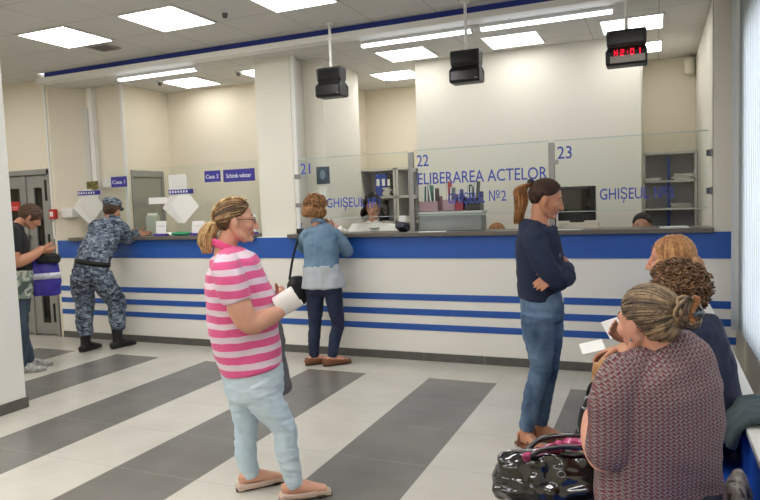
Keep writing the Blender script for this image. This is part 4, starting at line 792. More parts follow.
    if o.get('skirt'):
        g = MB(); torso_tube(g, Pv, lat, 0., .3)
        for side in 'RL':
            D, RR = limb_cut(S['leg'+side], 0, .52); g.tube(D, [r+.012 for r in RR], n=18)
        D1, _ = limb_cut(S['legR'], 0, .5); D2, R2 = limb_cut(S['legL'], 0, .5)
        g.tube([a.lerp(c_, .5) for a, c_ in zip(D1, D2)], [(.11, r*.9) for r in R2], lat=lat, n=18)
    else:
        g = MB(); torso_tube(g, Pv, lat, 0., .3, 2.4)
        for side in 'RL':
            D, RR = limb_cut(S['leg'+side], 0, 1); g.tube(D, [r for r in RR], n=22, dome=.12)
    bt = fuse(g, o.get('cvox', vx*1.15), o.get('bsm', 4), o.get('bwr', (.005,(8,8,20),len(key)*1.3)), 'trousers'); bt.materials.append(o['bottom']); C['bottom'] = link('skirt' if o.get('skirt') else 'trousers', bt, root)
    st = o.get('shoes')
    if st:
        for side, sg in (('R', -1), ('L', 1)):
            an = V(S['leg'+side][-1][:3]); ang = h+math.radians(o.get('toe', {}).get(side, 6*sg)); shoe(root, an, ang, o.get('footk', .97), st, o.get('heel', .015))
    return C

def shoe(root, a, ang, k, st, up):
    kind, m, ms = st; f = V((math.cos(ang), math.sin(ang), 0)); l = V((-f.y, f.x, 0)); g = V((a.x, a.y, 0))
    def clampz(mb):
        mb.v = [(x, y, max(z, .002)) for x, y, z in mb.v]; return mb
    sole = MB().tube([g-f*.085*k+V((0,0,.008)), g-f*.03*k+V((0,0,.008)), g+f*.05*k+V((0,0,.008)), g+f*.13*k+V((0,0,.008)), g+f*.195*k+V((0,0,.008))], [(.028*k,.011),(.036*k,.011),(.036*k,.011),(.047*k,.011),(.03*k,.011)], lat=l, n=18, dome=.6, sq=2.6)
    if kind in ('boot', 'sneaker', 'loafer'):
        hgt = {'boot': .2, 'sneaker': .085, 'loafer': .06}[kind]; w_ = {'boot': 1.18, 'sneaker': 1.15, 'loafer': 1.03}[kind]
        u = MB().tube([g-f*.075*k+V((0,0,.04)), g-f*.03*k+V((0,0,.046)), g+f*.05*k+V((0,0,.05 if kind != 'loafer' else .042)), g+f*.12*k+V((0,0,.034)), g+f*.185*k+V((0,0,.024))], [(.033*w_*k,.04),(.040*w_*k,.046),(.041*w_*k,.05 if kind != 'loafer' else .042),(.046*w_*k,.034),(.036*w_*k,.023)], lat=l, n=20, dome=.8)
        if kind == 'boot': u.tube([g-f*.015+V((0,0,.04)), g-f*.012+V((0,0,.12)), g-f*.01+V((0,0,.22))], [(.055,.062),(.052,.056),(.060,.064)], lat=l, n=20, dome=.15)
        if kind == 'sneaker': u.tube([g-f*.03+V((0,0,.05)), g-f*.028+V((0,0,.095))], [(.046,.05),(.044,.048)], lat=l, n=18, dome=.15)
        me = fuse(clampz(u), .006, 2); me.materials.append(m); s = link('shoe', me, root)
    else:
        s = obj('sandal' if kind == 'sandal' else 'shoe', clampz(MB().tube([g-f*.08*k+V((0,0,.012)), g+f*.05*k+V((0,0,.012)), g+f*.19*k+V((0,0,.012))], [(.034*k,.013),(.04*k,.013),(.036*k,.012)], lat=l, n=18, dome=.6)), m, root, smooth=True)
        def strap(x, w_, hh, rr=.006, wd=.012):
            pts = [g+f*x*k+l*(w_*math.cos(t))+V((0,0,.012+hh*math.sin(t))) for t in [i*PI/10 for i in range(11)]]
            obj('strap', MB().tube(pts, [(wd, rr)]*11, lat=f, n=8, dome=.4), m, s, smooth=True)
        if kind == 'sandal': strap(.12, .046*k, .045); strap(.06, .043*k, .075); strap(-.03, .043*k, .09, .006, .008)
        else:
            t = MB().tube([g+f*.09*k+V((0,0,.028)), g+f*.15*k+V((0,0,.026)), g+f*.185*k+V((0,0,.02))], [(.046*k,.026),(.043*k,.022),(.03*k,.016)], lat=l, n=16, dome=.8)
            t.tube([g-f*.08*k+V((0,0,.022)), g-f*.05*k+V((0,0,.03))], [(.03*k,.02),(.036*k,.028)], lat=l, n=16, dome=.6); obj('toe_cap', clampz(t), m, s, smooth=True)
            for sd in (-1, 1): obj('side', MB().tube([g-f*.06*k+l*sd*.036*k+V((0,0,.028)), g+f*.03*k+l*sd*.039*k+V((0,0,.025)), g+f*.11*k+l*sd*.042*k+V((0,0,.028))], [(.004,.016)]*3, lat=l, n=8), m, s, smooth=True)
    obj('sole', clampz(sole), ms, s, smooth=True)

# ---- hair
def cap_mesh(H, mb, grow=1.0, line=hairline, lo=-.085, nu=56, nv=40):
    """scalp shell whose face side tucks under the skin, which leaves a hairline"""
    vs = []; fs = []
    for j in range(nv+1):
        a = -PI/2+PI*j/nv
        for i in range(nu):
            t = 2*PI*i/nu; d = V((math.cos(a)*math.cos(t), math.cos(a)*math.sin(t), math.sin(a))); p = scalp(d, grow)
            x = min((p.x-line(p.z))/.012, 2); y = (lo-p.z)/.012; e = max(x, y); s = 1-.24*max(0., min(1., (e+.5)))
            vs.append(H.p(*scalp(d, grow*s)))
    for j in range(nv):
        for i in range(nu): fs.append((j*nu+i, j*nu+(i+1)%nu, (j+1)*nu+(i+1)%nu, (j+1)*nu+i))
    mb.add(vs, fs); return mb
def slerp(a, b, t):
    w_ = a.angle(b)
    if w_ < 1e-4: return a.copy()
    return (a*math.sin((1-t)*w_)+b*math.sin(t*w_))/math.sin(w_)
def lock(mb, pts, r, n=5, flat=1.):
    m = len(pts); mb.tube(pts, [(r*flat*(.55+.45*math.sin(PI*min(1,.15+.8*i/m))), r*(.55+.45*math.sin(PI*min(1,.15+.8*i/m)))) for i in range(m)], n=n, dome=0)
def pulled(H, mb, target, n, rnd, r=.0065, lift=1.02, line=hairline, wav=.02):
    n = int(n*1.7); r *= .74
    """hair combed over the scalp towards one point"""
    dT = V(target).normalized(); c = 0
    while c < n:
        d = V((rnd.gauss(0,1), rnd.gauss(0,1), rnd.gauss(0,1))).normalized(); p = scalp(d)
        if p.x > line(p.z)-.004 or p.z < -.08: continue
        ph = rnd.uniform(0,6); pts = []; L = lift-.012+rnd.uniform(0,.035); mb.mi = rnd.choice((0,0,1,1,2))
        for i in range(10):
            t = i/9; q = slerp(d, dT, t); q = (q+V((0,0,1)).cross(q)*wav*math.sin(ph+t*5)).normalized(); pts.append(H.p(*scalp(q, (.985 if i == 0 else L+.02*t))))
        lock(mb, pts, r); c += 1
def bundle(mb, path, rad, n, rnd, r=.006, wav=.006):
    D = crv(path, 6); m = len(D)
    for _ in range(n):
        a = rnd.uniform(0, 2*PI); q = math.sqrt(rnd.random()); ph = rnd.uniform(0, 6); mb.mi = rnd.choice((0,0,1,1,2)); end = rnd.uniform(.8, 1.0); pts = []
        for i in range(int(m*end)):
            t = i/(m-1); R_ = rad(t)*q; pts.append(D[i]+V((R_*math.cos(a+t), R_*math.sin(a+t), 0))+V((wav*math.sin(ph+9*t), wav*math.cos(ph+8*t), 0)))
        if len(pts) > 2: lock(mb, pts, r)
def drape(H, mb, n, length, rnd, az0=70, flare=.02, wave=.01, r=.0065, part=0., inward=.0):
    n = int(n*1.6); r *= .78
    """loose hair falling from the crown"""
    for _ in range(n):
        az = math.radians(rnd.uniform(az0, 360-az0)) if rnd.random() < .8 else math.radians(rnd.choice((-1,1))*rnd.uniform(az0-10, az0+40))
        e0 = math.radians(rnd.uniform(20, 88)); L = length*rnd.uniform(.75, 1.05); ph = rnd.uniform(0, 6); mb.mi = rnd.choice((0,0,1,1,2)); pts = []; lf = 1.0+rnd.uniform(.0,.10)
        for i in range(7):
            e = e0+(math.radians(-8)-e0)*i/6; d = V((math.cos(e)*math.cos(az), math.cos(e)*math.sin(az), math.sin(e))); pts.append(H.p(*scalp(d, .99 if i == 0 else lf)))
        o = V((math.cos(az), math.sin(az), 0)); base = scalp(V((math.cos(-.14)*math.cos(az), math.cos(-.14)*math.sin(az), math.sin(-.14))), lf)
        for i in range(1, 8):
            t = i/7; q = base+V((0,0,-L*t))+o*(flare*math.sin(t*2.2)-inward*t*t)+V((math.cos(az+1.57), math.sin(az+1.57), 0))*wave*math.sin(ph+t*7); pts.append(H.p(*q))
        lock(mb, pts, r)
def curls(H, mb, n, rnd, rad=.013, out=(1.05, 1.42), lo=-.09):
    c = 0
    while c < n:
        d = V((rnd.gauss(0,1), rnd.gauss(0,1), rnd.gauss(0,1))).normalized(); p = scalp(d)
        if p.x > hairline(p.z)+.01 or p.z < lo: continue
        o_ = rnd.uniform(*out); b0 = scalp(d, o_); ax = (V((rnd.gauss(0,1), rnd.gauss(0,1), rnd.gauss(0,1)))+d*.8).normalized(); u = ax.orthogonal().normalized(); w_ = ax.cross(u); ph = rnd.uniform(0,6); pts = []; mb.mi = rnd.choice((0,0,1,1,2)); R_ = rad*rnd.uniform(.7,1.3)
        for i in range(15):
            t = i/14; q = b0+ax*((t-.5)*.045)+u*(R_*math.cos(ph+t*9))+w_*(R_*math.sin(ph+t*9)); pts.append(H.p(*q))
        lock(mb, pts, .0042); c += 1
def hair_obj(C, mb, mats, name='hair'):
    return obj(name, mb, mats, C['root'], smooth=True)
def hairmat(name, a, b_, sc=45):
    m = mat(name, a, .5); nt, b = nodes(m); tc = nt.nodes.new('ShaderNodeTexCoord'); n = nt.nodes.new('ShaderNodeTexNoise'); n.inputs['Scale'].default_value = sc; n.inputs['Detail'].default_value = 3
    nt.links.new(tc.outputs['Object'], n.inputs['Vector']); nt.links.new(ramp(nt, n.outputs['Fac'], [(.35, a), (.65, b_)], 'LINEAR'), b.inputs['Base Color']); b.inputs['Specular IOR Level'].default_value = .35; return m

# ---- materials of people
def skinmat(n, c): return mat(n, c, .5, sss=.12, var=.06, vscale=9, bump=.05, bscale=120)
M['skin_a'] = skinmat('light skin', (214,160,134)); M['skin_b'] = skinmat('tanned skin', (196,138,108)); M['skin_c'] = skinmat('rosy skin', (208,150,126)); M['skin_d'] = skinmat('warm skin', (206,150,122))
M['lips'] = mat('lips', (190,112,102), .5); M['eyewhite'] = mat('eye white', (200,190,182), .35); M['iris'] = mat('dark iris', (48,32,24), .2)
M['hair_dark'] = hairmat('dark brown hair', (44,28,20), (70,46,34))
HM = {
 'dark': [M['hair_dark'], hairmat('dark hair shade b', (54,34,25), (86,56,40)), hairmat('dark hair shade c', (34,22,17), (58,40,30))],
 'black': [hairmat('black hair a', (22,18,18), (38,30,28)), hairmat('black hair b', (30,24,23), (50,40,36)), hairmat('black hair c', (16,14,14), (30,26,24))],
 'tail': [hairmat('bronze hair a', (112,70,36), (156,102,56)), hairmat('bronze hair b', (92,56,30), (140,88,46)), hairmat('bronze hair c', (132,88,48), (176,124,74))],
 'streak': [hairmat('streaked hair a', (74,54,38), (104,78,54)), hairmat('streaked hair b', (128,98,66), (176,142,98)), hairmat('streaked hair c', (60,44,32), (92,70,48))],
 'blondtail': [hairmat('blond tail a', (168,134,88), (206,172,122)), hairmat('blond tail b', (140,108,70), (186,150,104)), hairmat('blond tail c', (190,158,112), (222,192,146))],
 'bob': [hairmat('brown bob a', (124,84,52), (164,118,76)), hairmat('brown bob b', (150,106,66), (192,146,98)), hairmat('brown bob c', (100,66,42), (140,98,62))],
 'ginger': [hairmat('ginger hair a', (150,100,60), (192,140,90)), hairmat('ginger hair b', (176,126,78), (212,164,112)), hairmat('ginger hair c', (120,78,48), (164,114,74))],
 'curl': [hairmat('curly brown a', (88,62,42), (122,90,62)), hairmat('curly brown b', (110,80,56), (148,112,80)), hairmat('curly brown c', (68,48,34), (100,74,52))],
 'ash': [hairmat('ash hair a', (76,60,46), (108,88,68)), hairmat('ash hair b', (124,104,80), (164,138,104)), hairmat('ash hair c', (54,43,34), (84,69,54))],
 'short': [hairmat('short brown a', (62,44,32), (88,64,46)), hairmat('short brown b', (74,54,40), (104,78,56)), hairmat('short brown c', (50,36,27), (76,56,42))],
}
def stripes_mat():
    m = mat('pink striped jersey', (226,74,134), .85, sheen=.2); nt, b = nodes(m); tc, s = sep_obj(nt)
    n = nt.nodes.new('ShaderNodeTexNoise'); n.inputs['Scale'].default_value = 5; nt.links.new(tc.outputs['Object'], n.inputs['Vector'])
    z = math_node(nt, 'ADD', s.outputs['Z'], math_node(nt, 'MULTIPLY', math_node(nt, 'SUBTRACT', n.outputs['Fac'], .5), .03))
    z = math_node(nt, 'ADD', z, math_node(nt, 'MULTIPLY', s.outputs['X'], -.06))
    f = math_node(nt, 'FRACT', math_node(nt, 'DIVIDE', z, .070))
    nt.links.new(ramp(nt, f, [(0, (220,88,142)), (.56, (224,202,214))]), b.inputs['Base Color']); return m
def camo_mat():
    m = mat('grey blue camouflage', (90,100,116), .85); nt, b = nodes(m); tc = nt.nodes.new('ShaderNodeTexCoord')
    sn = nt.nodes.new('ShaderNodeVectorMath'); sn.operation = 'SNAP'; sn.inputs[1].default_value = (.022,.022,.013); nt.links.new(tc.outputs['Object'], sn.inputs[0])
    mp = nt.nodes.new('ShaderNodeMapping'); mp.inputs['Scale'].default_value = (1,1,1.9); nt.links.new(sn.outputs[0], mp.inputs[0])
    n = nt.nodes.new('ShaderNodeTexNoise'); n.inputs['Scale'].default_value = 15; n.inputs['Detail'].default_value = 2.5; n.inputs['Roughness'].default_value = .7; nt.links.new(mp.outputs[0], n.inputs['Vector'])
    nt.links.new(ramp(nt, n.outputs['Fac'], [(0,(34,40,52)),(.40,(66,76,92)),(.48,(104,116,132)),(.56,(150,160,170)),(.63,(80,90,106))]), b.inputs['Base Color']); return m
def knit_mat():
    m = mat('red and grey zigzag blouse', (150,120,120), .9); nt, b = nodes(m); tc, s = sep_obj(nt)
    X = math_node(nt, 'ADD', s.outputs['X'], math_node(nt, 'MULTIPLY', s.outputs['Y'], .35)); Z = s.outputs['Z']
    tri = math_node(nt, 'PINGPONG', math_node(nt, 'ADD', Z, math_node(nt,'MULTIPLY',X,.25)), .0075)
    u = math_node(nt, 'FRACT', math_node(nt, 'DIVIDE', math_node(nt, 'ADD', X, math_node(nt, 'MULTIPLY', tri, 1.1)), .0165))
    w_ = math_node(nt, 'FRACT', math_node(nt, 'DIVIDE', math_node(nt, 'ADD', Z, math_node(nt, 'MULTIPLY', math_node(nt, 'PINGPONG', X, .009), .7)), .0105))
    a = ramp(nt, u, [(0,(120,28,44)),(.28,(58,46,52)),(.42,(166,154,148)),(.52,(92,66,72)),(.68,(168,156,152)),(.78,(66,48,54))])
    c2 = ramp(nt, w_, [(0,(58,46,50)),(.32,(172,160,156)),(.6,(120,88,90))])
    mx = nt.nodes.new('ShaderNodeMix'); mx.data_type = 'RGBA'; mx.inputs['Factor'].default_value = .42; nt.links.new(a, mx.inputs['A']); nt.links.new(c2, mx.inputs['B'])
    nt.links.new(mx.outputs['Result'], b.inputs['Base Color']); return m
def denim(name, a, c, sc=9, bump=.25):
    m = mat(name, a, .85, bump=bump, bscale=260); nt, b = nodes(m); tc = nt.nodes.new('ShaderNodeTexCoord'); mp = nt.nodes.new('ShaderNodeMapping'); mp.inputs['Scale'].default_value = (1,1,.45); nt.links.new(tc.outputs['Object'], mp.inputs[0])
    n = nt.nodes.new('ShaderNodeTexNoise'); n.inputs['Scale'].default_value = sc; n.inputs['Detail'].default_value = 6; nt.links.new(mp.outputs[0], n.inputs['Vector'])
    nt.links.new(ramp(nt, n.outputs['Fac'], [(.34, a), (.68, c)], 'LINEAR'), b.inputs['Base Color']); return m
M['stripes'] = stripes_mat(); M['camo'] = camo_mat(); M['knit'] = knit_mat()
M['pale_jeans'] = denim('pale blue jeans', (186,208,222), (208,224,234), 7)
M['blue_jeans'] = denim('washed blue jeans', (52,76,106), (112,138,166), 8); M['dark_jeans'] = denim('dark indigo jeans', (28,36,60), (42,52,80), 8); M['man_jeans'] = denim('grey blue jeans', (50,62,78), (72,86,104), 8)
M['denim_jacket'] = denim('faded denim jacket', (84,114,140), (122,150,174), 8)
M['navy_knit'] = mat('navy sweatshirt', (30,40,66), .9, bump=.2, bscale=200); M['navy_top'] = mat('navy top', (28,34,62), .85, bump=.2, bscale=160)
M['blacktee'] = mat('black t-shirt', (28,29,32), .9); M['whiteblouse'] = mat('white blouse', (232,230,224), .8); M['greyblouse'] = mat('pale grey blouse', (182,188,194), .75)
M['pinktee'] = mat('white and pink top', (226,206,206), .8); M['darkskirt'] = mat('dark navy skirt', (30,32,46), .85)
M['patent'] = mat('black patent leather', (9,9,11), .12, coat=1.0, bump=.0); M['leather_tan'] = mat('tan leather', (178,132,84), .5, bump=.1, bscale=90); M['leather_brown'] = mat('brown leather', (120,74,48), .5); M['boot_black'] = mat('black boot', (22,20,20), .5)
M['sandal'] = mat('pale leather', (200,176,160), .55); M['sole'] = mat('dark sole', (44,38,34), .7); M['sneaker'] = mat('grey white sneaker', (168,168,164), .7, var=.5, vscale=28)
def W(key, p):
    S = SPEC[key]; a = math.radians(S['ang']); return V((S['O'][0]+p[0]*math.cos(a)-p[1]*math.sin(a), S['O'][1]+p[0]*math.sin(a)+p[1]*math.cos(a), p[2]))
def rz(key): return math.radians(SPEC[key]['ang'])
def glasses(C, dark=False):
    H = C['H']; g = MB()
    for s in (-1, 1):
        pts = [H.p(.094, s*.031+.021*math.cos(t), .010+.016*math.sin(t)) for t in [i*2*PI/16 for i in range(17)]]; g.tube(pts, [.0016]*17, n=6, dome=0)
        g.tube([H.p(.093, s*.052, .014), H.p(.05, s*.072, .016), H.p(-.012, s*.078, .014)], [.0016]*3, n=6)
    g.tube([H.p(.094,.010,.012), H.p(.097,0,.014), H.p(.094,-.010,.012)], [.0016]*3, n=6); obj('glasses', g, M['black'], C['root'], smooth=True)

# ---- woman in pink stripes
C = person('pink', 'woman in pink and grey striped top with folded paper, standing in the hall', M['skin_a'], dict(voxel=.0052, top=M['stripes'], bottom=M['pale_jeans'], sleeve=.34, shoes=('pump', M['sandal'], M['sole']), neckw=1.02,
    wr=(.007,(7,7,10),2.), bwr=(.006,(9,9,32),5.), bsm=3, collar=.066, collarm=mat('pink collar', (226,84,138), .85), brow=M['hair_dark'], hn={'R':(-.2,.9,.3)}, curl={'R':.75,'L':.6}, heel=.02))
H = C['H']; rn = random.Random(11); hb = MB(); cap_mesh(H, hb, 1.0); pulled(H, hb, (-.92,0,-.28), 230, rn, .0062, 1.01)
tp = [V(p) for p in C['S']['tail']]; hair_obj(C, hb, HM['streak'])
br = MB()
for k in range(3):
    pts = []
    for i in range(22):
        t = i/21; d = slerp(V((.55,-.25+.0*k,.8)).normalized(), V((-.9,-.1,-.2)).normalized(), t); a = 2*PI*(t*4+k/3); q = scalp(d, 1.07); pts.append(H.p(*q)+V((.008*math.cos(a), .010*math.sin(a), .004*math.cos(2*a))))
    br.mi = k; lock(br, pts, .006, 6)
hair_obj(C, br, HM['blondtail'], 'braid')
hb = MB(); bundle(hb, [H.p(-.09,0,.0), tp[0], tp[1], tp[2]], lambda t: .020+.022*math.sin(PI*min(1,t*.95+.05)), 110, rn, .006); hair_obj(C, hb, HM['blondtail'], 'ponytail')
glasses(C)
# folded papers in her hands
ax = V((.72,-.20,.42)).normalized(); uu = V((-.5,-.15,.8)); uu = (uu-ax*uu.dot(ax)).normalized(); ww = ax.cross(uu); p0 = V((.125,-.10,1.035)); pm = MB(); n_ = 24; vs = []
for th in (0, .002):
    for L in (0, .125):
        for i in range(n_):
            t = i/(n_-1); a = -1.2+t*5.2; r_ = .040+.020*t; vs.append(p0+ax*(L*(1-.25*abs(t-.5)))+uu*((r_+th)*1.15*math.cos(a))+ww*((r_+th)*.8*math.sin(a)))
fs = []
for i in range(n_-1): fs += [(i,i+1,n_+i+1,n_+i),(2*n_+i,3*n_+i,3*n_+i+1,2*n_+i+1),(i,2*n_+i,2*n_+i+1,i+1),(n_+i,n_+i+1,3*n_+i+1,3*n_+i)]
fs += [(0,n_,3*n_,2*n_),(n_-1,3*n_-1,4*n_-1,2*n_-1)]
pm.add(vs, fs)
o = obj('folded_paper', pm, M['paper'], None, smooth=False); o.location = (*SPEC['pink']['O'], 0); o.rotation_euler.z = rz('pink'); tag(o, 'white folded papers held by woman in pink stripes', 'paper')
gj = MB().tube(crv([(.10,.24,.93),(.12,.24,.78),(.13,.235,.62),(.15,.23,.48)], 4), [(.05,.035),(.05,.03)]*6+[(.04,.02)], lat=(1,0,0), n=16, dome=.4)
me = fuse(gj, .008, 2, (.01,(14,14,9),3.)); me.materials.append(mat('mid grey cloth', (112,112,116), .9, bump=.2, bscale=120)); o = link('grey_cardigan', me, None, (*SPEC['pink']['O'], 0), rz('pink')); tag(o, 'grey cardigan hanging over far arm of woman in pink stripes', 'cardigan')

# ---- woman in navy
C = person('navy', 'woman in navy sweatshirt and blue jeans with arms crossed, looking down', M['skin_b'], dict(voxel=.0052, top=M['navy_knit'], bottom=M['blue_jeans'], sleeve=.97, shoes=('sandal', M['leather_brown'], M['leather_brown']), topname='sweatshirt',
    wr=(.006,(8,8,12),4.), bwr=(.005,(9,9,26),8.), hn={'L':(.1,.95,-.2),'R':(-.6,.3,0)}, hd={'L':(-.75,-.25,-.5)}, curl={'L':.25,'R':.4}, toe={'R':-55,'L':-12}, heel=.02))
H = C['H']; rn = random.Random(5); hb = MB(); cap_mesh(H, hb, 1.0); pulled(H, hb, (-.86,0,.42), 260, rn, .0058, 1.005); hair_obj(C, hb, HM['dark'])
tp = [V(p) for p in C['S']['tail']]; rt_ = H.p(*scalp(V((-.86,0,.42)).normalized(), 1.08))
hb = MB(); bundle(hb, [rt_, tp[0], tp[1], tp[2]], lambda t: .010+.026*math.sin(PI*min(1,t*.85+.05)), 130, rn, .0058, .005); hair_obj(C, hb, HM['tail'], 'ponytail')
tm = MB(); tm.tube([rt_+V((.01,0,-.006)), rt_+V((-.012,0,.006))], [.021,.021], n=14); obj('hair_tie', tm, M['black'], C['root'], smooth=True)
hm = MB(); Pl = C['P'][0]; hm.tube([(.056,0,.905),(.054,0,.935)], [(.150,.126),(.150,.122)], lat=C['lat'], n=28, dome=.1, sq=2.4); obj('undershirt_hem', hm, M['whiteblouse'], C['root'], smooth=True)
pr = MB().ell((.158,-.075,1.195), (.006,.035,.035)); obj('shirt_print', pr, mat('faded print', (186,160,170), .8), C['top'], smooth=True)

# ---- woman in denim jacket
C = person('denim', 'woman in faded denim jacket leaning at window 21', M['skin_a'], dict(voxel=.006, top=M['denim_jacket'], bottom=M['dark_jeans'], sleeve=.93, shoes=('loafer', M['leather_brown'], M['sole']), topname='denim_jacket', collar=.068, wr=(.009,(8,8,11),6.), toe={'R':-48,'L':-48}, heel=.02))
H = C['H']; rn = random.Random(3); hb = MB(); cap_mesh(H, hb, 1.03); drape(H, hb, 420, .10, rn, 62, .026, .020, .006, inward=.02); curls(H, hb, 330, rn, .011, (1.0, 1.17), -.13); hair_obj(C, hb, HM['bob'])
sk = MB(); torso_tube(sk, [[.013,0,.97,.178,.13],[.018,0,.90,.185,.138],[.024,0,.82,.205,.15],[.026,0,.755,.215,.16]], C['lat'], 0, .08, 2.3)
me = fuse(sk, .008, 2, (.012,(13,13,5),1.)); me.materials.append(M['greyblouse']); link('blouse', me, C['root'])
hbag = thing('handbag', 'black shoulder bag hanging at the hip of woman in denim jacket', 'handbag', W('denim', (-.235,.05,.60)), rz('denim')+.4)
b = MB().tube([(0,0,.0),(0,0,.10),(0,0,.2),(0,0,.26)], [(.085,.055),(.105,.065),(.09,.05),(.06,.03)], lat=(1,0,0), n=20, dome=.3, sq=3); me = fuse(b, .008, 2, (.005,(12,12,12),2.)); me.materials.append(mat('black leather', (24,22,24), .45)); link('bag_body', me, hbag)
obj('strap', MB().tube(crv([(-.07,0,.24),(-.02,.0,.46),(.06,.02,.66),(.09,.03,.70)]), [(.012,.003)]*19, n=8), M['black'], hbag, smooth=True)

# ---- uniformed man
C = person('soldier', 'man in grey camouflage uniform and cap leaning on the cash desk', M['skin_b'], dict(voxel=.0065, top=M['camo'], bottom=M['camo'], sleeve=.93, shoes=('boot', M['boot_black'], M['sole']), topname='jacket', collar=.072, wr=(.011,(7,7,10),7.), bwr=(.011,(7,7,12),3.), toe={'R':-30,'L':-12}, footk=1.06, plant=True, handk=1.05))
H = C['H']; hb = MB(); cap_mesh(H, hb, 1.0); pulled(H, hb, (.3,0,.95), 120, random.Random(8), .005, 1.0); hair_obj(C, hb, HM['short'])
cp_ = MB(); n_ = 36
cp_.tube([H.p(-.006,0,.066), H.p(-.006,0,.105), H.p(-.004,0,.132)], [(.088*1.08,.103*1.08),(.091*1.08,.106*1.08),(.086*1.08,.1*1.08)], lat=H.d(0,1,0), n=32, dome=.22, sq=2.2)
ch_ = obj('field_cap', cp_, M['camo'], C['root'], smooth=True)
vz = MB().tube([H.p(.085,0,.072), H.p(.13,0,.062), H.p(.155,0,.052)], [(.075,.006),(.07,.006),(.045,.005)], lat=H.d(0,1,0), n=16, dome=.5); obj('visor', vz, M['camo'], ch_, smooth=True)
bl_ = MB(); t_ = C['T'][-1]; bl_.tube([(t_[0]-.002,t_[1],t_[2]-.012),(t_[0]+.008,t_[1],t_[2]+.04)], [(t_[3]+.012,t_[4]+.012)]*2, lat=C['lat'], n=32, dome=.06, sq=2.3); obj('belt', bl_, M['blackmatte'], C['root'], smooth=True)

# ---- man at the door
C = person('man', 'man in black t-shirt looking down beside the grey door', M['skin_b'], dict(voxel=.006, top=M['blacktee'], bottom=M['man_jeans'], sleeve=.34, shoes=('sneaker', M['sneaker'], M['sneaker']), topname='t_shirt', wr=(.008,(7,7,10),9.), hn={'R':(.0,.7,.7),'L':(0,-.6,.8)}, curl={'R':.7,'L':.7}, hd={'R':(.9,.25,-.15),'L':(.9,-.2,-.1)}, footk=1.08, handk=1.05))
H = C['H']; hb = MB(); cap_mesh(H, hb, 1.03); pulled(H, hb, (.75,0,.62), 260, random.Random(9), .0055, 1.02); hair_obj(C, hb, HM['short'])
pt_ = MB(); torso_tube(pt_, [[-.064,0,1.02,.189,.135],[-.07,0,.90,.190,.138],[-.077,0,.745,.194,.138]], C['lat'], -.003, .06, 2.35)
me = fuse(pt_, .008, 2, (.006,(8,8,10),2.)); me.materials.append(floral('printed shirt hem', [(0,(78,92,88)),(.44,(128,142,132)),(.52,(192,196,180)),(.62,(96,116,112))], 12)); link('printed_hem', me, C['root'])
w1_ = W('man', (.215,-.02,1.225)); o = thing('mobile_phone', 'dark phone in the hands of man in black t-shirt', 'phone', w1_, rz('man'))
Mx = Matrix.Rotation(-.9, 4, 'Y'); obj('phone_body', MB().obox(Mx, .075, .07, .009), M['black'], o, .002)
bg = thing('carrier_bag', 'purple blue carrier bag with white band hanging from man by the door', 'bag', W('man', (.17,.02,.74)), rz('man'))
b = MB().tube([(0,0,0),(0,0,.12),(0,0,.28),(0,0,.37)], [(.14,.05),(.15,.07),(.145,.06),(.12,.035)], lat=(1,0,0), n=24, dome=.2, sq=3.4); me = fuse(b, .008, 2, (.01,(9,9,9),5.)); me.materials.append(mat('purple blue plastic', (52,44,150), .4)); bb = link('bag_body', me, bg)
bn = MB().tube([(0,0,.165),(0,0,.225)], [(.152,.074),(.151,.073)], lat=(1,0,0), n=24, dome=.02, sq=3.4); obj('white_band', bn, mat('white print band', (206,206,222), .5, var=.35, vscale=34), bg, smooth=True)
for s in (-1,1): obj('handle', MB().tube(crv([(-.06,s*.02,.36),(-.04,s*.01,.44),(.0,.0,.47),(.04,s*.01,.44),(.06,s*.02,.36)]), [(.012,.003)]*25, n=8), mat('white plastic strap', (214,212,224), .5), bg, smooth=True)
pk = thing('black_pouch', 'black pouch held above the purple blue carrier bag', 'pouch', W('man', (.22,-.03,1.07)), rz('man'))
b = MB().tube([(-.09,0,.04),(0,0,.045),(.09,0,.03)], [(.03,.05),(.04,.055),(.03,.045)], lat=(0,1,0), n=18, dome=.6, sq=3); me = fuse(b, .008, 1, (.004,(14,14,14),5.)); me.materials.append(M['blackmatte']); link('pouch_body', me, pk)

# ---- clerks behind the counter
C = person('clerk', 'clerk in white blouse behind window 21 handing over papers', M['skin_a'], dict(voxel=.0065, top=M['whiteblouse'], bottom=M['darkskirt'], sleeve=.86, shoes=('loafer', M['black'], M['sole']), topname='blouse', stand=True, hd={'L':(-.5,-.8,-.15),'R':(-.6,-.7,-.05)}, wr=(.009,(8,8,10),4.), brow=HM['black'][0], collar=.066))
H = C['H']; rn = random.Random(21); hb = MB(); cap_mesh(H, hb, 1.03); drape(H, hb, 480, .13, rn, 80, .065, .02, .0064); curls(H, hb, 160, rn, .012, (1.02, 1.22), -.12); hair_obj(C, hb, HM['black']); glasses(C)
pp = thing('paper_sheet', 'white paper in the hand of clerk in white blouse', 'paper', W('clerk', (-.435,-.62,1.30)), rz('clerk')); obj('sheet', MB().obox(Matrix.Rotation(.3,4,'X'), .10, .12, .002), M['paper'], pp)
C = person('clerkblonde', 'fair haired clerk bending low behind window 22', M['skin_c'], dict(voxel=.008, top=M['whiteblouse'], bottom=M['darkskirt'], sleeve=.9, seat=.46, topname='blouse', shoes=('loafer', M['black'], M['sole'])))
H = C['H']; rn = random.Random(22); hb = MB(); cap_mesh(H, hb, 1.03); drape(H, hb, 300, .10, rn, 45, .03, .01, .0066); hair_obj(C, hb, HM['ginger'])
C = person('clerkdark', 'dark haired clerk peeking over the counter at window 23', M['skin_a'], dict(voxel=.008, top=M['whiteblouse'], bottom=M['darkskirt'], sleeve=.9, seat=.46, topname='blouse', shoes=('loafer', M['black'], M['sole'])))
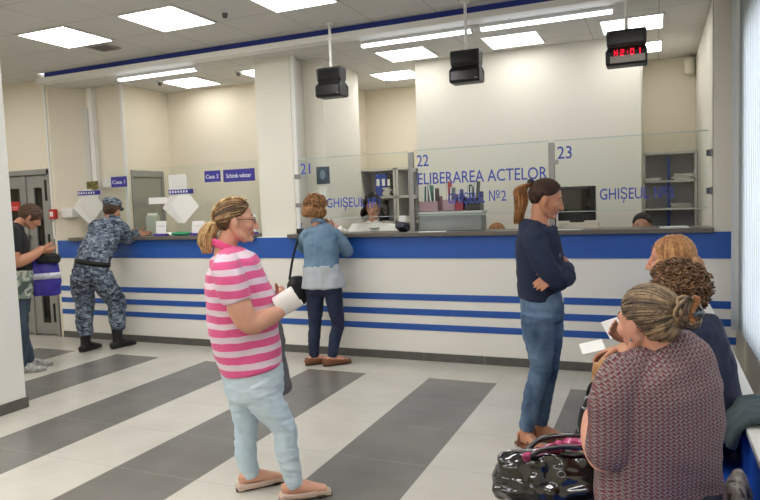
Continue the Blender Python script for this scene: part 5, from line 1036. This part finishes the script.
H = C['H']; rn = random.Random(23); hb = MB(); cap_mesh(H, hb, 1.02); pulled(H, hb, (-.9,0,.1), 230, rn, .0062, 1.01); hair_obj(C, hb, HM['black'])
for nm, key, lb in (('a','clerkblonde','grey office chair under the clerk bending low'), ('b','clerkdark','grey office chair under the dark haired clerk')):
    px = SPEC[key]['pelvis'][0]; ch = thing('office_chair', lb, 'chair', W(key, (px[0], px[1], 0)), 0, 'office chairs'); 
    obj('seat', MB().box(-.22,.22,-.22,.20,.41,.465), M['binder_dark'], ch, .015); obj('backrest', MB().box(-.20,.20,.20,.23,.55,.80), M['binder_dark'], ch, .015); obj('back_post', MB().box(-.03,.03,.19,.22,.42,.7), M['black'], ch)
    obj('column', MB().tube([(0,0,.08),(0,0,.42)], [.03,.025], dome=0), M['steel'], ch)
    bs = MB()
    for k in range(5): a = k*2*PI/5; bs.tube([(0,0,.09),(.22*math.cos(a),.22*math.sin(a),.05)], [.022,.016]); bs.ell((.22*math.cos(a),.22*math.sin(a),.025), (.025,.025,.025))
    obj('star_base', bs, M['black'], ch)

# ---- seated women
C = person('blonde', 'fair haired woman seated farthest along the bench, seen in profile', M['skin_c'], dict(voxel=.006, top=M['pinktee'], bottom=M['dark_jeans'], sleeve=.9, seat=.455, topname='top', shoes=('loafer', M['black'], M['sole']), brow=HM['ginger'][0]))
H = C['H']; rn = random.Random(31); hb = MB(); cap_mesh(H, hb, 1.02); drape(H, hb, 330, .075, rn, 62, .03, .008, .0066); pulled(H, hb, (-.5,0,-.6), 160, rn, .006, 1.03); hair_obj(C, hb, HM['ginger'])
C = person('curly', 'curly haired woman in navy top seated in the middle of the bench', M['skin_d'], dict(hd={'L':(-.9,.1,-.3)}, voxel=.006, top=M['navy_top'], bottom=M['darkskirt'], sleeve=.55, seat=.455, skirt=True, topname='top', wr=(.007,(8,8,10),3.), shoes=('loafer', M['black'], M['sole'])))
H = C['H']; rn = random.Random(32); hb = MB(); cap_mesh(H, hb, 1.04); curls(H, hb, 900, rn, .010, (1.0, 1.22)); hair_obj(C, hb, HM['curl'])
C = person('plaid', 'woman in red and grey patterned blouse seated nearest with her back turned', M['skin_c'], dict(voxel=.0048, top=M['knit'], bottom=M['darkskirt'], sleeve=.5, seat=.455, skirt=True, topname='blouse', wr=(.008,(7,7,9),5.), cvox=.006, shoes=('loafer', M['black'], M['sole']), neckw=1.02, hd={'L':(.5,.8,.1),'R':(.6,.5,-.3)}))
H = C['H']; rn = random.Random(33); hb = MB(); cap_mesh(H, hb, 1.0); bd = V((-.93,-.12,.12)).normalized(); pulled(H, hb, bd, 620, rn, .0046, 1.005, wav=.07); hair_obj(C, hb, HM['ash'])
bc = V(scalp(bd, 1.18)); hb = MB()
for k in range(70):
    t0 = rn.uniform(0, 2*PI); r1 = rn.uniform(.018,.036); ti = rn.uniform(-.5,.5); pts = []; hb.mi = rn.choice((0,1,1,2))
    for i in range(12):
        t = t0+i/11*rn.uniform(3.6,4.8) if False else t0+i*.38; q = bc+V((-.010+.018*math.sin(t*1.5+k), r1*math.cos(t), r1*1.15*math.sin(t)+ti*.02)); pts.append(H.p(*q))
    lock(hb, pts, .0062)
hair_obj(C, hb, HM['ash'], 'bun')
hb = MB()
for k in range(16):
    t0 = rn.uniform(-1, 1); pts = [H.p(*(bc+V((-.030+rn.uniform(-.01,.01), +.006+.014*math.sin(i*.9)-.004*t0, -.020+.010*i+t0*.008)))) for i in range(7)]; lock(hb, pts, .007)
hair_obj(C, hb, HM['tail'], 'hair_twist')
cl = MB()
for k in range(3): cl.tube([H.p(*(bc+V((-.032,-.02+.014*k,.018)))), H.p(*(bc+V((-.046,-.018+.014*k,.0)))), H.p(*(bc+V((-.034,-.016+.014*k,-.020))))], [.003,.0035,.0025], n=8)
cl.tube([H.p(*(bc+V((-.04,-.026,.0)))), H.p(*(bc+V((-.047,-.004,.0)))), H.p(*(bc+V((-.04,.016,.0))))], [.006]*3, n=8); obj('hair_clip', cl, mat('blue grey hair clip', (74,82,88), .25), C['root'], smooth=True)
er = MB().ell(H.p(-.006,.083,-.035), (.004,.004,.006)); obj('earring', er, M['steel'], C['root'], smooth=True)

# ---- bags and papers of the seated women
pb = thing('handbag', 'shiny black patent handbag on the knees of woman in patterned blouse', 'handbag', (-.325,2.15,.525), math.radians(10))
b = MB().tube([(0,0,.02),(0,0,.06),(0,0,.12),(0,0,.17)], [(.185,.075),(.192,.08),(.182,.06),(.165,.028)], lat=(1,0,0), n=28, dome=.2, sq=4.2); me = fuse(b, .0055, 2, (.018,(10,10,15),6.)); me.materials.append(M['patent']); link('bag_body', me, pb)
for s in (-1,1): obj('handle', MB().tube(crv([(-.08,s*.04,.16),(-.03,s*.05,.20),(.05,s*.05,.215),(.13,s*.05,.205),(.16,s*.04,.16)]), [(.009,.006)]*25, n=10), M['patent'], pb, smooth=True)
obj('buckle', MB().tube([(.03+.012*math.cos(t),-.080,.135+.010*math.sin(t)) for t in [i*2*PI/16 for i in range(17)]], [.0022]*17, n=6, dome=0), M['steel'], pb, smooth=True); obj('zip', MB().box(-.13,.13,-.005,.005,.172,.178), M['steel'], pb)
sc_ = MB(); rn = random.Random(2)
for k in range(5): sc_.tube(crv([(-.16+.02*k,.02*k-.04,.0),(-.08+.02*k,.02*k-.03,.03+rn.uniform(-.01,.015)),(.0,.02*k-.04,.035+rn.uniform(-.01,.015)),(.08,.02*k-.03,.05),(.15,.02*k-.03,.055+rn.uniform(-.01,.01))], 4), [(.007,.013)]*17, n=10, dome=.6)
me = fuse(sc_, .006, 1, (.010,(22,22,22),2.)); me.materials.append(floral('pink scarf', [(0,(120,36,70)),(.42,(186,78,120)),(.55,(214,160,176)),(.63,(150,50,90))], 18)); o = link('silk_scarf', me, None, (-.25,2.16,.690), .2); tag(o, 'pink scarf lying on top of the black patent handbag', 'scarf')
tb = thing('handbag', 'small tan handbag in the lap of curly haired woman', 'handbag', (-.155,2.86,.70), -.15)
b = MB().tube([(0,0,.0),(0,0,.05),(0,0,.11),(0,0,.15)], [(.09,.05),(.105,.06),(.095,.05),(.07,.03)], lat=(1,0,0), n=22, dome=.3, sq=3); me = fuse(b, .006, 2, (.006,(14,14,14),6.)); me.materials.append(M['leather_tan']); link('bag_body', me, tb)
obj('flap', MB().tube([(-.08,-.05,.12),(0,-.062,.10),(.08,-.05,.12)], [(.03,.008)]*3, lat=(0,0,1), n=12), M['leather_tan'], tb, smooth=True); obj('clasp', MB().box(-.012,.012,-.075,-.065,.085,.105), M['steel'], tb)
kb_ = thing('handbag', 'black and silver patterned bag below the tan handbag', 'handbag', (-.22,2.80,.50), .1)
b = MB().tube([(0,0,.0),(0,0,.07),(0,0,.15),(0,0,.21)], [(.08,.05),(.09,.06),(.08,.05),(.055,.03)], lat=(1,0,0), n=22, dome=.3, sq=3); me = fuse(b, .006, 2, (.006,(14,14,14),8.)); me.materials.append(floral('black silver print', [(0,(16,16,18)),(.48,(36,36,38)),(.56,(150,150,150)),(.62,(20,20,22))], 16)); link('bag_body', me, kb_)
obj('handle', MB().tube(crv([(-.05,0,.2),(-.03,0,.26),(.03,0,.26),(.05,0,.2)]), [.007]*19, n=8), M['black'], kb_, smooth=True)
def loose(loc, e, wd, dp, label, m='paper', name='paper_sheet'):
    o = thing(name, label, 'paper', loc); o.rotation_euler = e; obj('sheet', MB().box(-wd/2, wd/2, -dp/2, dp/2, 0, .003), M[m], o)
loose((-.262,2.98,.875), (.5,-.25,.2), .10, .07, 'white paper in the left hand of curly haired woman')
loose((-.175,3.42,.885), (.75,-.3,.35), .13, .11, 'white paper held by fair haired woman on the bench')
loose((-.095,2.70,.80), (1.1,.2,-.3), .10, .13, 'cream paper standing in the tan handbag', 'beigebin')
